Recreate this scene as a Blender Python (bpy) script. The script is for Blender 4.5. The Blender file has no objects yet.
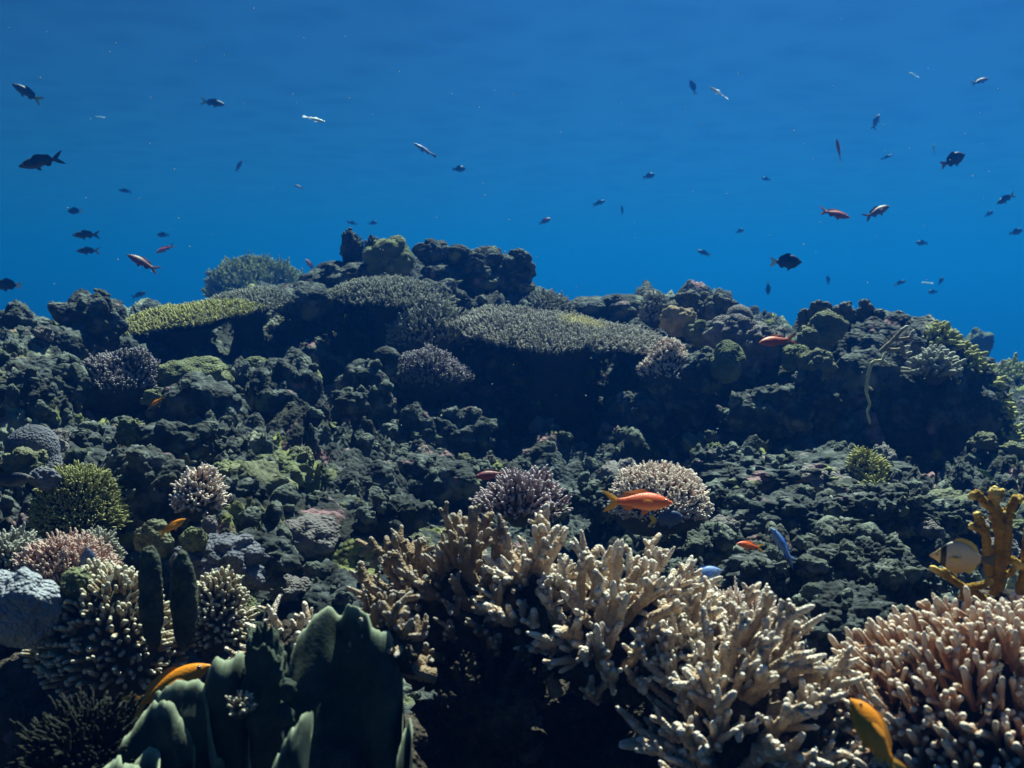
import bpy, bmesh, math, random
import numpy as np
from mathutils import Vector, Matrix

# ------------------------------------------------------------------ scene, camera, light
S = bpy.context.scene
COL = S.collection
CAM = Vector((0.0, 0.0, 1.2))
FPX = 963.0
PITCH = math.radians(-5.0)

cam_data = bpy.data.cameras.new("camera")
cam = bpy.data.objects.new("camera", cam_data)
COL.objects.link(cam)
cam.location = CAM
cam.rotation_euler = (math.radians(90) + PITCH, 0, 0)
cam_data.sensor_width = 36.0
cam_data.lens = 36.0 * FPX / 1024.0
cam_data.clip_start = 0.02
cam_data.clip_end = 400.0
cam_data.dof.use_dof = True
cam_data.dof.focus_distance = 1.7
cam_data.dof.aperture_fstop = 9.0
S.camera = cam

SUN_EL, SUN_AZ = math.radians(59), math.radians(20)      # azimuth measured from +Y (straight ahead) towards +X
world = bpy.data.worlds.new("World")
S.world = world
world.use_nodes = True
wn = world.node_tree
sky = wn.nodes.new("ShaderNodeTexSky")
sky.sky_type = 'NISHITA'
sky.sun_disc = False
sky.sun_elevation = SUN_EL
sky.sun_rotation = SUN_AZ
bg = wn.nodes["Background"]
sea_tint = wn.nodes.new("ShaderNodeMix")                 # daylight as it is filtered by the water surface
sea_tint.data_type = 'RGBA'
sea_tint.blend_type = 'MULTIPLY'
sea_tint.inputs[0].default_value = 1.0
sea_tint.inputs[7].default_value = (0.075, 0.155, 0.225, 1)
wn.links.new(sky.outputs[0], sea_tint.inputs[6])
wn.links.new(sea_tint.outputs[2], bg.inputs[0])
bg.inputs[1].default_value = 0.05

sun_data = bpy.data.lights.new("sun", 'SUN')
sun_data.energy = 5.0
sun_data.angle = math.radians(0.6)
sun_data.color = (1.0, 0.88, 0.76)
sun = bpy.data.objects.new("sun", sun_data)
COL.objects.link(sun)
sd = Vector((math.sin(SUN_AZ) * math.cos(SUN_EL), math.cos(SUN_AZ) * math.cos(SUN_EL), math.sin(SUN_EL)))
sun.rotation_euler = sd.to_track_quat('Z', 'Y').to_euler()
sun.location = (0, 0, 30)

vs = S.view_settings
vs.view_transform = 'Standard'
vs.look = 'None'
vs.exposure = 1.42
vs.gamma = 1.0
S.render.filter_size = 1.75
vs.use_curve_mapping = False
cy = S.cycles
cy.use_denoising = True
cy.max_bounces = 5
cy.diffuse_bounces = 1
cy.glossy_bounces = 1
cy.transmission_bounces = 1
cy.volume_bounces = 1
cy.transparent_max_bounces = 6
cy.caustics_reflective = False
cy.caustics_refractive = False

# ------------------------------------------------------------------ pixel helper
cp, sp = math.cos(PITCH), math.sin(PITCH)
def P(px, py, d):
    """a point of the place seen at pixel px, py and standing d metres ahead of the camera"""
    a, u = (px - 512.0) / FPX, (384.0 - py) / FPX
    y = cp - u * sp
    return Vector((a / y * d, d, CAM.z + (sp + u * cp) / y * d))
def pxm(n, d):
    return n * d / FPX

# ------------------------------------------------------------------ noise (numpy)
def _hash(ix, iy, iz, seed):
    h = (ix.astype(np.uint32) * np.uint32(374761393) + iy.astype(np.uint32) * np.uint32(668265263)
         + iz.astype(np.uint32) * np.uint32(2147483647 & 1274126177) + np.uint32((seed * 974634777) & 0xffffffff))
    h = (h ^ (h >> np.uint32(13))) * np.uint32(1274126177)
    h = (h ^ (h >> np.uint32(16))) * np.uint32(2246822519)
    h = h ^ (h >> np.uint32(13))
    return (h & np.uint32(0xffffff)).astype(np.float32) / np.float32(0xffffff)

def vnoise(p, seed=0):
    p = np.asarray(p, np.float32)
    i = np.floor(p).astype(np.int64)
    f = p - i
    f = f * f * f * (f * (f * 6 - 15) + 10)
    out = 0
    for dx in (0, 1):
        wx = f[:, 0] if dx else 1 - f[:, 0]
        for dy in (0, 1):
            wy = f[:, 1] if dy else 1 - f[:, 1]
            for dz in (0, 1):
                wz = f[:, 2] if dz else 1 - f[:, 2]
                out = out + wx * wy * wz * _hash(i[:, 0] + dx, i[:, 1] + dy, i[:, 2] + dz, seed)
    return out * 2 - 1

def fbm(p, seed=0, octv=4, gain=0.5):
    p = np.asarray(p, np.float32)
    a, s, out = 1.0, 1.0, 0
    for k in range(octv):
        out = out + a * vnoise(p * s + 17.3 * k, seed + k)
        a *= gain
        s *= 2.03
    return out

def worley(p, seed=0):
    """distance to the nearest cell point, and a random value of that cell"""
    p = np.asarray(p, np.float32)
    i = np.floor(p).astype(np.int64)
    best = np.full(len(p), 9.0, np.float32)
    cid = np.zeros(len(p), np.float32)
    for dx in (-1, 0, 1):
        for dy in (-1, 0, 1):
            for dz in (-1, 0, 1):
                a, b, c = i[:, 0] + dx, i[:, 1] + dy, i[:, 2] + dz
                qx = a + _hash(a, b, c, seed) - p[:, 0]
                qy = b + _hash(a, b, c, seed + 1) - p[:, 1]
                qz = c + _hash(a, b, c, seed + 2) - p[:, 2]
                d = qx * qx + qy * qy + qz * qz
                m = d < best
                best = np.where(m, d, best)
                cid = np.where(m, _hash(a, b, c, seed + 3), cid)
    return np.sqrt(best), cid

def lumps(p, scale, seed):
    d, c = worley(np.asarray(p) / scale, seed)
    return np.clip(1 - d * d * 1.6, 0, 1) * (0.45 + 0.75 * c) - 0.3

# ------------------------------------------------------------------ mesh helpers
def mesh(name, verts, quads=None, tris=None, tip=None, smooth=True):
    verts = np.asarray(verts, np.float32).reshape(-1, 3)
    nq = 0 if quads is None else len(quads)
    nt = 0 if tris is None else len(tris)
    me = bpy.data.meshes.new(name)
    me.vertices.add(len(verts))
    me.vertices.foreach_set("co", verts.ravel())
    li = []
    if nq: li.append(np.asarray(quads, np.int32).ravel())
    if nt: li.append(np.asarray(tris, np.int32).ravel())
    li = np.concatenate(li)
    me.loops.add(len(li))
    me.loops.foreach_set("vertex_index", li)
    me.polygons.add(nq + nt)
    st = np.concatenate([np.arange(nq) * 4, nq * 4 + np.arange(nt) * 3]).astype(np.int32)
    me.polygons.foreach_set("loop_start", st)
    me.polygons.foreach_set("use_smooth", np.full(nq + nt, smooth))
    if tip is not None:
        at = me.attributes.new("tip", 'FLOAT', 'POINT')
        at.data.foreach_set("value", np.asarray(tip, np.float32).ravel())
    me.update(calc_edges=True)
    return me

class Geo:
    """collects pieces that become ONE mesh object"""
    def __init__(s):
        s.v, s.q, s.t, s.tip, s.n = [], [], [], [], 0
    def add(s, v, q=None, t=None, tip=None):
        v = np.asarray(v, np.float32).reshape(-1, 3)
        s.v.append(v)
        if q is not None and len(q): s.q.append(np.asarray(q, np.int64) + s.n)
        if t is not None and len(t): s.t.append(np.asarray(t, np.int64) + s.n)
        s.tip.append(np.zeros(len(v), np.float32) if tip is None else np.asarray(tip, np.float32))
        s.n += len(v)
        return s
    def build(s, name, mat, parent=None, loc=None, smooth=True):
        me = mesh(name, np.concatenate(s.v), np.concatenate(s.q) if s.q else None,
                  np.concatenate(s.t) if s.t else None, np.concatenate(s.tip), smooth)
        return link(name, me, mat, parent, loc)

def link(name, me, mat, parent=None, loc=None):
    o = bpy.data.objects.new(name, me)
    if mat is not None and not me.materials: me.materials.append(mat)
    COL.objects.link(o)
    if parent is not None: o.parent = parent
    if loc is not None: o.location = loc
    return o

def thing(name, label, cat, loc=(0, 0, 0), group=None):
    o = bpy.data.objects.new(name, None)
    COL.objects.link(o)
    o.location = loc
    o.empty_display_size = 0.05
    o["label"] = label
    o["category"] = cat
    if group: o["group"] = group
    return o

def tag(o, label, cat, group=None):
    o["label"] = label
    o["category"] = cat
    if group: o["group"] = group
    return o

_ico = {}
def ico(sub):
    if sub not in _ico:
        bm = bmesh.new()
        bmesh.ops.create_icosphere(bm, subdivisions=sub, radius=1.0)
        v = np.array([x.co[:] for x in bm.verts], np.float32)
        t = np.array([[y.index for y in f.verts] for f in bm.faces], np.int64)
        bm.free()
        _ico[sub] = (v, t)
    return _ico[sub]

def norm(a):
    return a / np.maximum(np.linalg.norm(a, axis=-1, keepdims=True), 1e-9)

def tubes(paths, radii, nseg=7, bump=0.0, seed=0, tip=None, flat=None):
    """N tubes at once. paths (N,K,3), radii (N,K); the last ring closes on a tip vertex"""
    paths = np.asarray(paths, np.float32)
    radii = np.asarray(radii, np.float32)
    N, K, _ = paths.shape
    rng = np.random.default_rng(seed)
    tan = np.zeros_like(paths)
    tan[:, 1:-1] = paths[:, 2:] - paths[:, :-2]
    tan[:, 0] = paths[:, 1] - paths[:, 0]
    tan[:, -1] = paths[:, -1] - paths[:, -2]
    tan = norm(tan)
    main = norm(paths[:, -1] - paths[:, 0])
    ref = np.where(np.abs(main[:, 2:3]) < 0.8, np.array([[0, 0, 1.0]]), np.array([[1.0, 0, 0]]))
    ref = np.repeat(ref[:, None, :], K, 1)
    u = norm(np.cross(tan, ref))
    w = np.cross(tan, u)
    if flat is not None: w = w * flat
    ang = np.linspace(0, 2 * np.pi, nseg, endpoint=False)
    ca, sa = np.cos(ang), np.sin(ang)
    r = radii[:, :, None] * (1 + bump * rng.standard_normal((N, K, nseg)).clip(-2, 2))
    ring = paths[:, :, None, :] + r[..., None] * (ca[None, None, :, None] * u[:, :, None, :] + sa[None, None, :, None] * w[:, :, None, :])
    tipv = paths[:, -1] + tan[:, -1] * radii[:, -1:] * 0.6
    V = np.concatenate([ring.reshape(N, K * nseg, 3), tipv[:, None, :]], 1)
    per = K * nseg + 1
    k, j = np.meshgrid(np.arange(K - 1), np.arange(nseg), indexing='ij')
    j2 = (j + 1) % nseg
    q = np.stack([k * nseg + j, k * nseg + j2, (k + 1) * nseg + j2, (k + 1) * nseg + j], -1).reshape(-1, 4)
    jj = np.arange(nseg)
    t = np.stack([(K - 1) * nseg + jj, (K - 1) * nseg + (jj + 1) % nseg, np.full(nseg, K * nseg)], -1)
    off = (np.arange(N) * per)[:, None, None]
    Q = (q[None] + off).reshape(-1, 4)
    T = (t[None] + off).reshape(-1, 3)
    f = np.linspace(0, 1, K) if tip is None else np.asarray(tip)
    tp = np.concatenate([np.repeat(f, nseg), [1.0]])
    TP = np.tile(tp, N)
    return V.reshape(-1, 3), Q, T, TP

def taper(K, r0, r1, roundness=0.75):
    """radius profile of a blunt finger: nearly even, rounded at the end; and the matching positions along it"""
    f = np.concatenate([np.linspace(0, 0.9, K - 2), [0.965, 1.0]])
    r = r0 + (r1 - r0) * f
    r[-2] *= 0.82
    r[-1] *= 0.45
    return f, r

def dome_taper(K, rl, r0=1.0, r1=1.0):
    """the same for a thick column: the top is a half ball; rl is radius / length"""
    rl = min(rl, 0.6)
    k = K // 2
    a = np.linspace(0, 1, K - k + 1)[1:] * 1.45
    f = np.concatenate([np.linspace(0, 1 - rl, k), 1 - rl + rl * np.sin(a)])
    r = (r0 + (r1 - r0) * f)
    r[k:] *= np.cos(a)
    return f, r

# ------------------------------------------------------------------ materials
def mat(name, c1, c2, c3=None, scale=18.0, rough=0.85, bump=0.4, bscale=120.0, tip=None, tip_at=(0.55, 0.95), spec=0.15, patch=None, bdist=0.004, sun_patch=None):
    m = bpy.data.materials.new(name)
    m.use_nodes = True
    t = m.node_tree
    N, L = t.nodes, t.links
    b = N["Principled BSDF"]
    b.inputs["Roughness"].default_value = rough
    b.inputs["Specular IOR Level"].default_value = spec
    co = N.new("ShaderNodeTexCoord")
    n1 = N.new("ShaderNodeTexNoise")
    n1.inputs["Scale"].default_value = scale
    n1.inputs["Detail"].default_value = 6
    n1.inputs["Roughness"].default_value = 0.65
    L.new(co.outputs["Object"], n1.inputs["Vector"])
    r = N.new("ShaderNodeValToRGB")
    r.color_ramp.elements[0].position = 0.36
    r.color_ramp.elements[0].color = (*c1, 1)
    r.color_ramp.elements[1].position = 0.66
    r.color_ramp.elements[1].color = (*(c3 or c2), 1)
    e = r.color_ramp.elements.new(0.5)
    e.color = (*c2, 1)
    L.new(n1.outputs["Fac"], r.inputs["Fac"])
    out = r.outputs["Color"]
    def mix(fac, a, bcol):
        mx = N.new("ShaderNodeMix")
        mx.data_type = 'RGBA'
        if hasattr(fac, "is_linked"): L.new(fac, mx.inputs[0])
        else: mx.inputs[0].default_value = fac
        L.new(a, mx.inputs[6])
        if isinstance(bcol, tuple): mx.inputs[7].default_value = (*bcol, 1)
        else: L.new(bcol, mx.inputs[7])
        return mx.outputs[2]
    if patch:                                   # encrusting patches of another colour: (colour, scale, threshold)
        for pc, psc, pth in patch:
            n2 = N.new("ShaderNodeTexNoise")
            n2.inputs["Scale"].default_value = psc
            n2.inputs["Detail"].default_value = 5
            L.new(co.outputs["Object"], n2.inputs["Vector"])
            mr = N.new("ShaderNodeMapRange")
            mr.inputs[1].default_value = pth
            mr.inputs[2].default_value = pth + 0.06
            L.new(n2.outputs["Fac"], mr.inputs[0])
            out = mix(mr.outputs[0], out, pc)
    if sun_patch:                                    # a sun dapple painted into the colony's colour: (centre, radius, colour)
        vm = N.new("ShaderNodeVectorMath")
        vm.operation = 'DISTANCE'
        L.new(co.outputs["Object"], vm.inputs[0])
        vm.inputs[1].default_value = sun_patch[0]
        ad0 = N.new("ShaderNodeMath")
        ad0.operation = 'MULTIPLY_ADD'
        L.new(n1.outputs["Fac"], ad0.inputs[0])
        ad0.inputs[1].default_value = sun_patch[1] * .9
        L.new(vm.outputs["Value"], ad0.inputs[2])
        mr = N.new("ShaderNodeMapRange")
        mr.inputs[1].default_value = sun_patch[1] * 1.05
        mr.inputs[2].default_value = sun_patch[1] * 1.5
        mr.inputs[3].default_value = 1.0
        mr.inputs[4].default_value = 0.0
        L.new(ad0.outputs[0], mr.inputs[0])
        out = mix(mr.outputs[0], out, sun_patch[2])
    if tip:
        at = N.new("ShaderNodeAttribute")
        at.attribute_name = "tip"
        mr = N.new("ShaderNodeMapRange")
        mr.inputs[1].default_value = tip_at[0]
        mr.inputs[2].default_value = tip_at[1]
        L.new(at.outputs["Fac"], mr.inputs[0])
        out = mix(mr.outputs[0], out, tip)
    L.new(out, b.inputs["Base Color"])
    if bump:
        vo = N.new("ShaderNodeTexVoronoi")
        vo.inputs["Scale"].default_value = bscale
        L.new(co.outputs["Object"], vo.inputs["Vector"])
        n3 = N.new("ShaderNodeTexNoise")
        n3.inputs["Scale"].default_value = bscale * 0.6
        n3.inputs["Detail"].default_value = 4
        L.new(co.outputs["Object"], n3.inputs["Vector"])
        ad = N.new("ShaderNodeMath")
        ad.operation = 'SUBTRACT'
        L.new(n3.outputs["Fac"], ad.inputs[0])
        L.new(vo.outputs["Distance"], ad.inputs[1])
        bp = N.new("ShaderNodeBump")
        bp.inputs["Strength"].default_value = bump
        bp.inputs["Distance"].default_value = bdist
        L.new(ad.outputs[0], bp.inputs["Height"])
        L.new(bp.outputs[0], b.inputs["Normal"])
    return m

M = {}
M['reef'] = mat("reef_rock", (0.013, 0.016, 0.017), (0.038, 0.045, 0.048), (0.14, 0.158, 0.158), scale=14, bump=0.9, bscale=90, bdist=0.006,
                patch=[((0.24, 0.25, 0.20), 4.2, 0.59), ((0.022, 0.024, 0.022), 3.1, 0.53), ((0.18, 0.19, 0.07), 6.5, 0.60), ((0.26, 0.15, 0.17), 9.0, 0.61), ((0.03, 0.035, 0.025), 14.0, 0.60)])
M['rock'] = mat("knobby_rock", (0.014, 0.017, 0.018), (0.041, 0.048, 0.050), (0.16, 0.178, 0.175), scale=18, bump=0.8, bscale=110, bdist=0.005,
                patch=[((0.24, 0.25, 0.20), 7.0, 0.60), ((0.20, 0.21, 0.08), 9.0, 0.60), ((0.26, 0.16, 0.18), 13.0, 0.62)])
M['rubble'] = mat("rubble", (0.03, 0.034, 0.03), (0.075, 0.088, 0.078), (0.19, 0.21, 0.185), scale=25, bump=0.7, bscale=160)

# ------------------------------------------------------------------ water haze
def box_mesh(name, lo, hi):
    v = [(x, y, z) for x in (lo[0], hi[0]) for y in (lo[1], hi[1]) for z in (lo[2], hi[2])]
    q = [(0, 1, 3, 2), (4, 6, 7, 5), (0, 4, 5, 1), (2, 3, 7, 6), (0, 2, 6, 4), (1, 5, 7, 3)]
    return mesh(name, v, quads=q, smooth=False)

hm = bpy.data.materials.new("sea_haze")
hm.use_nodes = True
hn = hm.node_tree
hn.nodes.remove(hn.nodes["Principled BSDF"])
pv = hn.nodes.new("ShaderNodeVolumePrincipled")
pv.inputs["Color"].default_value = (0.003, 0.048, 0.215, 1)
pv.inputs["Absorption Color"].default_value = (0.18, 0.685, 0.70, 1)
pv.inputs["Density"].default_value = 0.14
pv.inputs["Anisotropy"].default_value = 0.7
hn.links.new(pv.outputs[0], hn.nodes["Material Output"].inputs["Volume"])
haze = link("haze", box_mesh("haze", (-75, -40, -32), (75, 95, 4.2)), hm)
haze["kind"] = "stuff"

# ------------------------------------------------------------------ flat sea surface sheet added above the haze: its painted ripples dapple the sunlight
sm = bpy.data.materials.new("sea_surface_gobo")
sm.use_nodes = True
sn, sl = sm.node_tree.nodes, sm.node_tree.links
sn.remove(sn["Principled BSDF"])
sco = sn.new("ShaderNodeTexCoord")
swarp = sn.new("ShaderNodeTexNoise")
swarp.inputs["Scale"].default_value = 1.3
swarp.inputs["Detail"].default_value = 2
sl.new(sco.outputs["Object"], swarp.inputs["Vector"])
sadd = sn.new("ShaderNodeVectorMath")
sadd.operation = 'MULTIPLY_ADD'
sl.new(swarp.outputs["Color"], sadd.inputs[0])
sadd.inputs[1].default_value = (0.9, 0.9, 0.9)
sl.new(sco.outputs["Object"], sadd.inputs[2])
svor = sn.new("ShaderNodeTexVoronoi")
svor.feature = 'SMOOTH_F1'
svor.inputs["Scale"].default_value = 1.05
svor.inputs["Smoothness"].default_value = 0.35
sl.new(sadd.outputs[0], svor.inputs["Vector"])
sr = sn.new("ShaderNodeValToRGB")
sr.color_ramp.elements[0].position = 0.12
sr.color_ramp.elements[0].color = (0.80, 0.80, 0.80, 1)
sr.color_ramp.elements[1].position = 0.62
sr.color_ramp.elements[1].color = (1, 1, 1, 1)
sl.new(svor.outputs["Distance"], sr.inputs["Fac"])
stb = sn.new("ShaderNodeBsdfTransparent")
sl.new(sr.outputs["Color"], stb.inputs["Color"])
sl.new(stb.outputs[0], sn["Material Output"].inputs["Surface"])
surf = link("sea_surface_gobo", mesh("sea_surface_gobo", [(-160, -160, 4.6), (160, -160, 4.6), (160, 160, 4.6), (-160, 160, 4.6)], quads=[(0, 1, 2, 3)], smooth=False), sm)
surf["kind"] = "structure"

# ------------------------------------------------------------------ sea floor and reef terrain: one sheet
TD = np.array([0.15, 0.7, 1.0, 1.4, 1.8, 2.2, 2.6, 3.0, 3.4, 4.0, 5.0, 8.0, 20.0, 90.0])
TP_ = np.array([-900, -300, 0, 100, 200, 300, 400, 500, 600, 700, 800, 900, 1000, 1100, 1400, 2000], float)
def _row(*z): return [-.75] + list(z) + [-1.1, -6, -26, -28][:14 - 1 - len(z)]
TZ = np.array([
    _row(-.60, -.52, -.40, -.30, -.24, -.18, -.12, -.12, -.2, -.5),
    _row(-.62, -.56, -.42, -.32, -.24, -.16, -.10, -.10, -.2, -.5),
    _row(-.80, -.74, -.46, -.35, -.24, -.13, -.10, -.10, -.2, -.5),
    _row(-.80, -.76, -.52, -.43, -.33, -.22, -.10, -.08, -.1, -.45),
    _row(-.78, -.74, -.54, -.42, -.32, -.25, -.22, -.05, -.05, -.4),
    _row(-.68, -.62, -.50, -.43, -.39, -.33, -.24, .02, .05, -.4),
    _row(-.70, -.64, -.52, -.45, -.43, -.40, -.26, .06, .10, -.4),
    _row(-.70, -.64, -.54, -.49, -.47, -.45, -.34, .05, .12, -.4),
    _row(-.70, -.64, -.54, -.49, -.48, -.47, -.38, -.10, -.04, -.4),
    _row(-.70, -.64, -.54, -.49, -.47, -.43, -.24, -.05, -.02, -.4),
    _row(-.68, -.62, -.53, -.48, -.42, -.32, -.13, -.09, -.09, -.4),
    _row(-.66, -.62, -.53, -.49, -.45, -.30, -.16, -.14, -.2, -.5),
    _row(-.62, -.58, -.52, -.49, -.47, -.45, -.42, -.36, -.36, -.45),
    _row(-.60, -.56, -.50, -.48, -.46, -.42, -.36, -.33, -.36, -.45),
    _row(-.58, -.54, -.48, -.46, -.44, -.40, -.36, -.33, -.36, -.45),
    _row(-.58, -.54, -.48, -.46, -.44, -.40, -.36, -.33, -.36, -.45)])

_dd = np.array([0, 0, 0, 0, 0, 0, .03, .06, .06, .04, 0, 0, 0, 0])
TZ = TZ - _dd[None, :]

def smoothlerp(tab, xs, x):
    i = np.clip(np.searchsorted(xs, x) - 1, 0, len(xs) - 2)
    f = np.clip((x - xs[i]) / (xs[i + 1] - xs[i]), 0, 1)
    return i, f

def base_z(x, y):
    px = 512 + FPX * x / y
    i, f = smoothlerp(None, TP_, px)
    f = f * f * (3 - 2 * f)
    j, g = smoothlerp(None, TD, y)
    g = g * g * (3 - 2 * g) * 0.6 + g * 0.4
    z = (TZ[i, j] * (1 - f) * (1 - g) + TZ[i + 1, j] * f * (1 - g) + TZ[i, j + 1] * (1 - f) * g + TZ[i + 1, j + 1] * f * g)
    return CAM.z + z

def terrain():
    ys = [0.15]
    while ys[-1] < 0.6: ys.append(ys[-1] * 1.02)
    while ys[-1] < 4.6: ys.append(ys[-1] * 1.0032)
    while ys[-1] < 9: ys.append(ys[-1] * 1.01)
    while ys[-1] < 72: ys.append(ys[-1] * 1.06)
    ys = np.array(ys)
    ts = np.concatenate([np.linspace(-6, -0.72, 60), np.arange(-0.7, 0.7, 0.0024), np.linspace(0.72, 6, 60)])
    X = ts[None, :] * ys[:, None]
    Y = np.repeat(ys[:, None], len(ts), 1)
    X = np.clip(X, -70, 70)
    nx, ny = len(ts), len(ys)
    x, y = X.ravel(), Y.ravel()
    # lateral warp breaks the regular profile
    w = np.stack([x * 1.7, y * 1.7, np.zeros_like(x)], 1)
    near = np.clip((9 - y) / 4, 0, 1)
    xx = x + 0.16 * fbm(w, 5, 3) * near
    yy = np.maximum(y + 0.16 * fbm(w + 31, 6, 3) * near * np.clip((y - .5) / .6, 0, 1), 0.1)
    z = base_z(xx, yy)
    V = np.stack([x, y, z], 1).reshape(ny, nx, 3)
    du = np.gradient(V, axis=1)
    dv = np.gradient(V, axis=0)
    n = np.cross(du, dv)
    n = norm(n).reshape(-1, 3)
    n = norm(n * np.array([1, 1, 1.0]))
    p = V.reshape(-1, 3).astype(np.float32)
    rub = np.clip(0.5 + 1.3 * vnoise(np.stack([x * 2.3, y * 2.3, z * 2], 1), 77), 0.15, 1)
    h = 0.095 * lumps(p, 0.24, 1) + 0.062 * lumps(p, 0.11, 11) * (0.4 + rub)
    p = p + n * (h * near)[:, None]
    rub2 = np.clip(0.5 + 1.5 * vnoise(np.stack([x * 3.7, y * 3.7, z * 3], 1), 78), 0.0, 1)
    h2 = 0.036 * lumps(p, 0.052, 21) * (0.2 + 1.1 * rub) + 0.024 * lumps(p, 0.024, 31) * (0.15 + 1.2 * rub2) + 0.006 * fbm(p * 60, 41, 3)
    p = p + n * (h2 * near)[:, None]
    far = 0.35 * fbm(np.stack([x * .12, y * .12, 0 * x], 1), 55, 4) * (1 - near)
    p[:, 2] += far
    j, i = np.meshgrid(np.arange(ny - 1), np.arange(nx - 1), indexing='ij')
    a = j * nx + i
    q = np.stack([a, a + 1, a + nx + 1, a + nx], -1).reshape(-1, 4)
    return p, q, nx, ny
TV, TQ, TNX, TNY = terrain()
seabed = link("seabed", mesh("seabed", TV, quads=TQ), M['reef'])
seabed["kind"] = "structure"
_ty = TV.reshape(TNY, TNX, 3)[:, TNX // 2, 1]
def ground(x, y):
    """height of the built terrain close to x, y (rows are nearly even in y, columns in x / y)"""
    G = TV.reshape(TNY, TNX, 3)
    j = int(np.clip(np.searchsorted(_ty, y), 1, TNY - 2))
    best = None
    row = G[max(0, j - 12):j + 12].reshape(-1, 3)
    d = (row[:, 0] - x) ** 2 + (row[:, 1] - y) ** 2
    k = np.argsort(d)[:6]
    return float(row[k, 2].mean())

# ------------------------------------------------------------------ coral and rock materials
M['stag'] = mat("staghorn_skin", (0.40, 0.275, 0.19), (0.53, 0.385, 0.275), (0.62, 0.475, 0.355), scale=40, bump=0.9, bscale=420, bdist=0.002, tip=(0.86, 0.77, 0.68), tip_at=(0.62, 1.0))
M['stag_dark'] = mat("shaded_staghorn_skin", (0.20, 0.14, 0.09), (0.28, 0.20, 0.13), (0.36, 0.27, 0.18), scale=40, bump=0.9, bscale=420, bdist=0.002, tip=(0.42, 0.37, 0.33), tip_at=(0.75, 1.0))  # darker copy of the staghorn skin: shade put into its colour
M['finger'] = mat("finger_coral_skin", (0.30, 0.155, 0.10), (0.40, 0.22, 0.145), (0.48, 0.30, 0.20), scale=30, bump=0.6, bscale=380, bdist=0.0015, tip=(0.80, 0.68, 0.58), tip_at=(0.72, 1.0))
M['pink'] = mat("pink_coral_skin", (0.42, 0.24, 0.19), (0.48, 0.30, 0.24), scale=30, bump=0.4, bscale=300, tip=(0.86, 0.74, 0.68), tip_at=(0.3, 0.9))
M['salmon'] = mat("salmon_coral_skin", (0.40, 0.20, 0.17), (0.46, 0.25, 0.21), scale=30, bump=0.4, bscale=300, tip=(0.55, 0.42, 0.38), tip_at=(0.45, 0.95))
M['purple'] = mat("violet_coral_skin", (0.24, 0.17, 0.19), (0.30, 0.21, 0.24), scale=30, bump=0.4, bscale=300, tip=(0.58, 0.50, 0.54), tip_at=(0.55, 0.95))
M['cream'] = mat("cream_coral_skin", (0.20, 0.15, 0.10), (0.30, 0.23, 0.15), scale=30, bump=0.4, bscale=300, tip=(0.60, 0.55, 0.44), tip_at=(0.5, 0.95))
M['grey'] = mat("grey_coral_skin", (0.12, 0.12, 0.10), (0.19, 0.19, 0.16), scale=20, bump=0.4, bscale=250, tip=(0.36, 0.36, 0.32), tip_at=(0.4, 0.95))
M['mauve'] = mat("mauve_coral_skin", (0.15, 0.13, 0.14), (0.21, 0.18, 0.19), scale=20, bump=0.4, bscale=250, tip=(0.40, 0.36, 0.40), tip_at=(0.4, 0.95))
M['yellow'] = mat("yellow_coral_skin", (0.27, 0.235, 0.065), (0.38, 0.33, 0.10), scale=20, bump=0.4, bscale=250, tip=(0.46, 0.45, 0.20), tip_at=(0.4, 0.95))
M['olive'] = mat("olive_coral_skin", (0.12, 0.13, 0.05), (0.19, 0.20, 0.08), scale=20, bump=0.4, bscale=250, tip=(0.38, 0.38, 0.18), tip_at=(0.4, 0.95))
M['center_table'] = mat("pale_table_coral_skin", (0.19, 0.175, 0.16), (0.26, 0.24, 0.215), scale=5, bump=0.4, bscale=250, sun_patch=((.08, .03, .03), .085, (0.70, 0.62, 0.26)), tip=(0.52, 0.49, 0.45), tip_at=(0.5, 1.2))
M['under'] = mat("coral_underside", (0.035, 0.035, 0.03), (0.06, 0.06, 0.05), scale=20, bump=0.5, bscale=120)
M['mass'] = mat("massive_coral_skin", (0.10, 0.105, 0.07), (0.15, 0.155, 0.10), (0.20, 0.20, 0.13), scale=12, bump=0.9, bscale=210, bdist=0.005)
M['mass_green'] = mat("green_massive_skin", (0.08, 0.095, 0.05), (0.14, 0.155, 0.085), (0.24, 0.25, 0.14), scale=12, bump=0.9, bscale=210, bdist=0.005)
M['mass_mauve'] = mat("mauve_massive_skin", (0.12, 0.105, 0.11), (0.18, 0.16, 0.165), (0.26, 0.235, 0.235), scale=12, bump=0.9, bscale=210, bdist=0.005)
M['mass_pale'] = mat("pale_massive_skin", (0.20, 0.22, 0.27), (0.27, 0.29, 0.34), (0.34, 0.36, 0.41), scale=12, bump=0.9, bscale=210, bdist=0.005)
M['mass_blue'] = mat("bluish_massive_skin", (0.08, 0.085, 0.11), (0.13, 0.135, 0.17), (0.20, 0.205, 0.25), scale=12, bump=0.9, bscale=210, bdist=0.005)
M['plate'] = mat("plate_coral_skin", (0.022, 0.034, 0.030), (0.038, 0.054, 0.045), (0.07, 0.092, 0.07), scale=22, bump=0.07, bscale=260, bdist=0.002, tip=(0.34, 0.40, 0.28), tip_at=(0.25, 1.1))
M['fire'] = mat("fire_coral_skin", (0.17, 0.09, 0.010), (0.26, 0.145, 0.015), (0.36, 0.21, 0.03), scale=35, bump=0.8, bscale=260, bdist=0.002, tip=(0.70, 0.50, 0.16), tip_at=(0.7, 1.0))
M['sponge'] = mat("column_skin", (0.03, 0.038, 0.032), (0.055, 0.068, 0.055), (0.13, 0.14, 0.08), scale=45, bump=0.5, bscale=260, bdist=0.002, tip=(0.17, 0.20, 0.11), tip_at=(0.9, 1.0))
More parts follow.
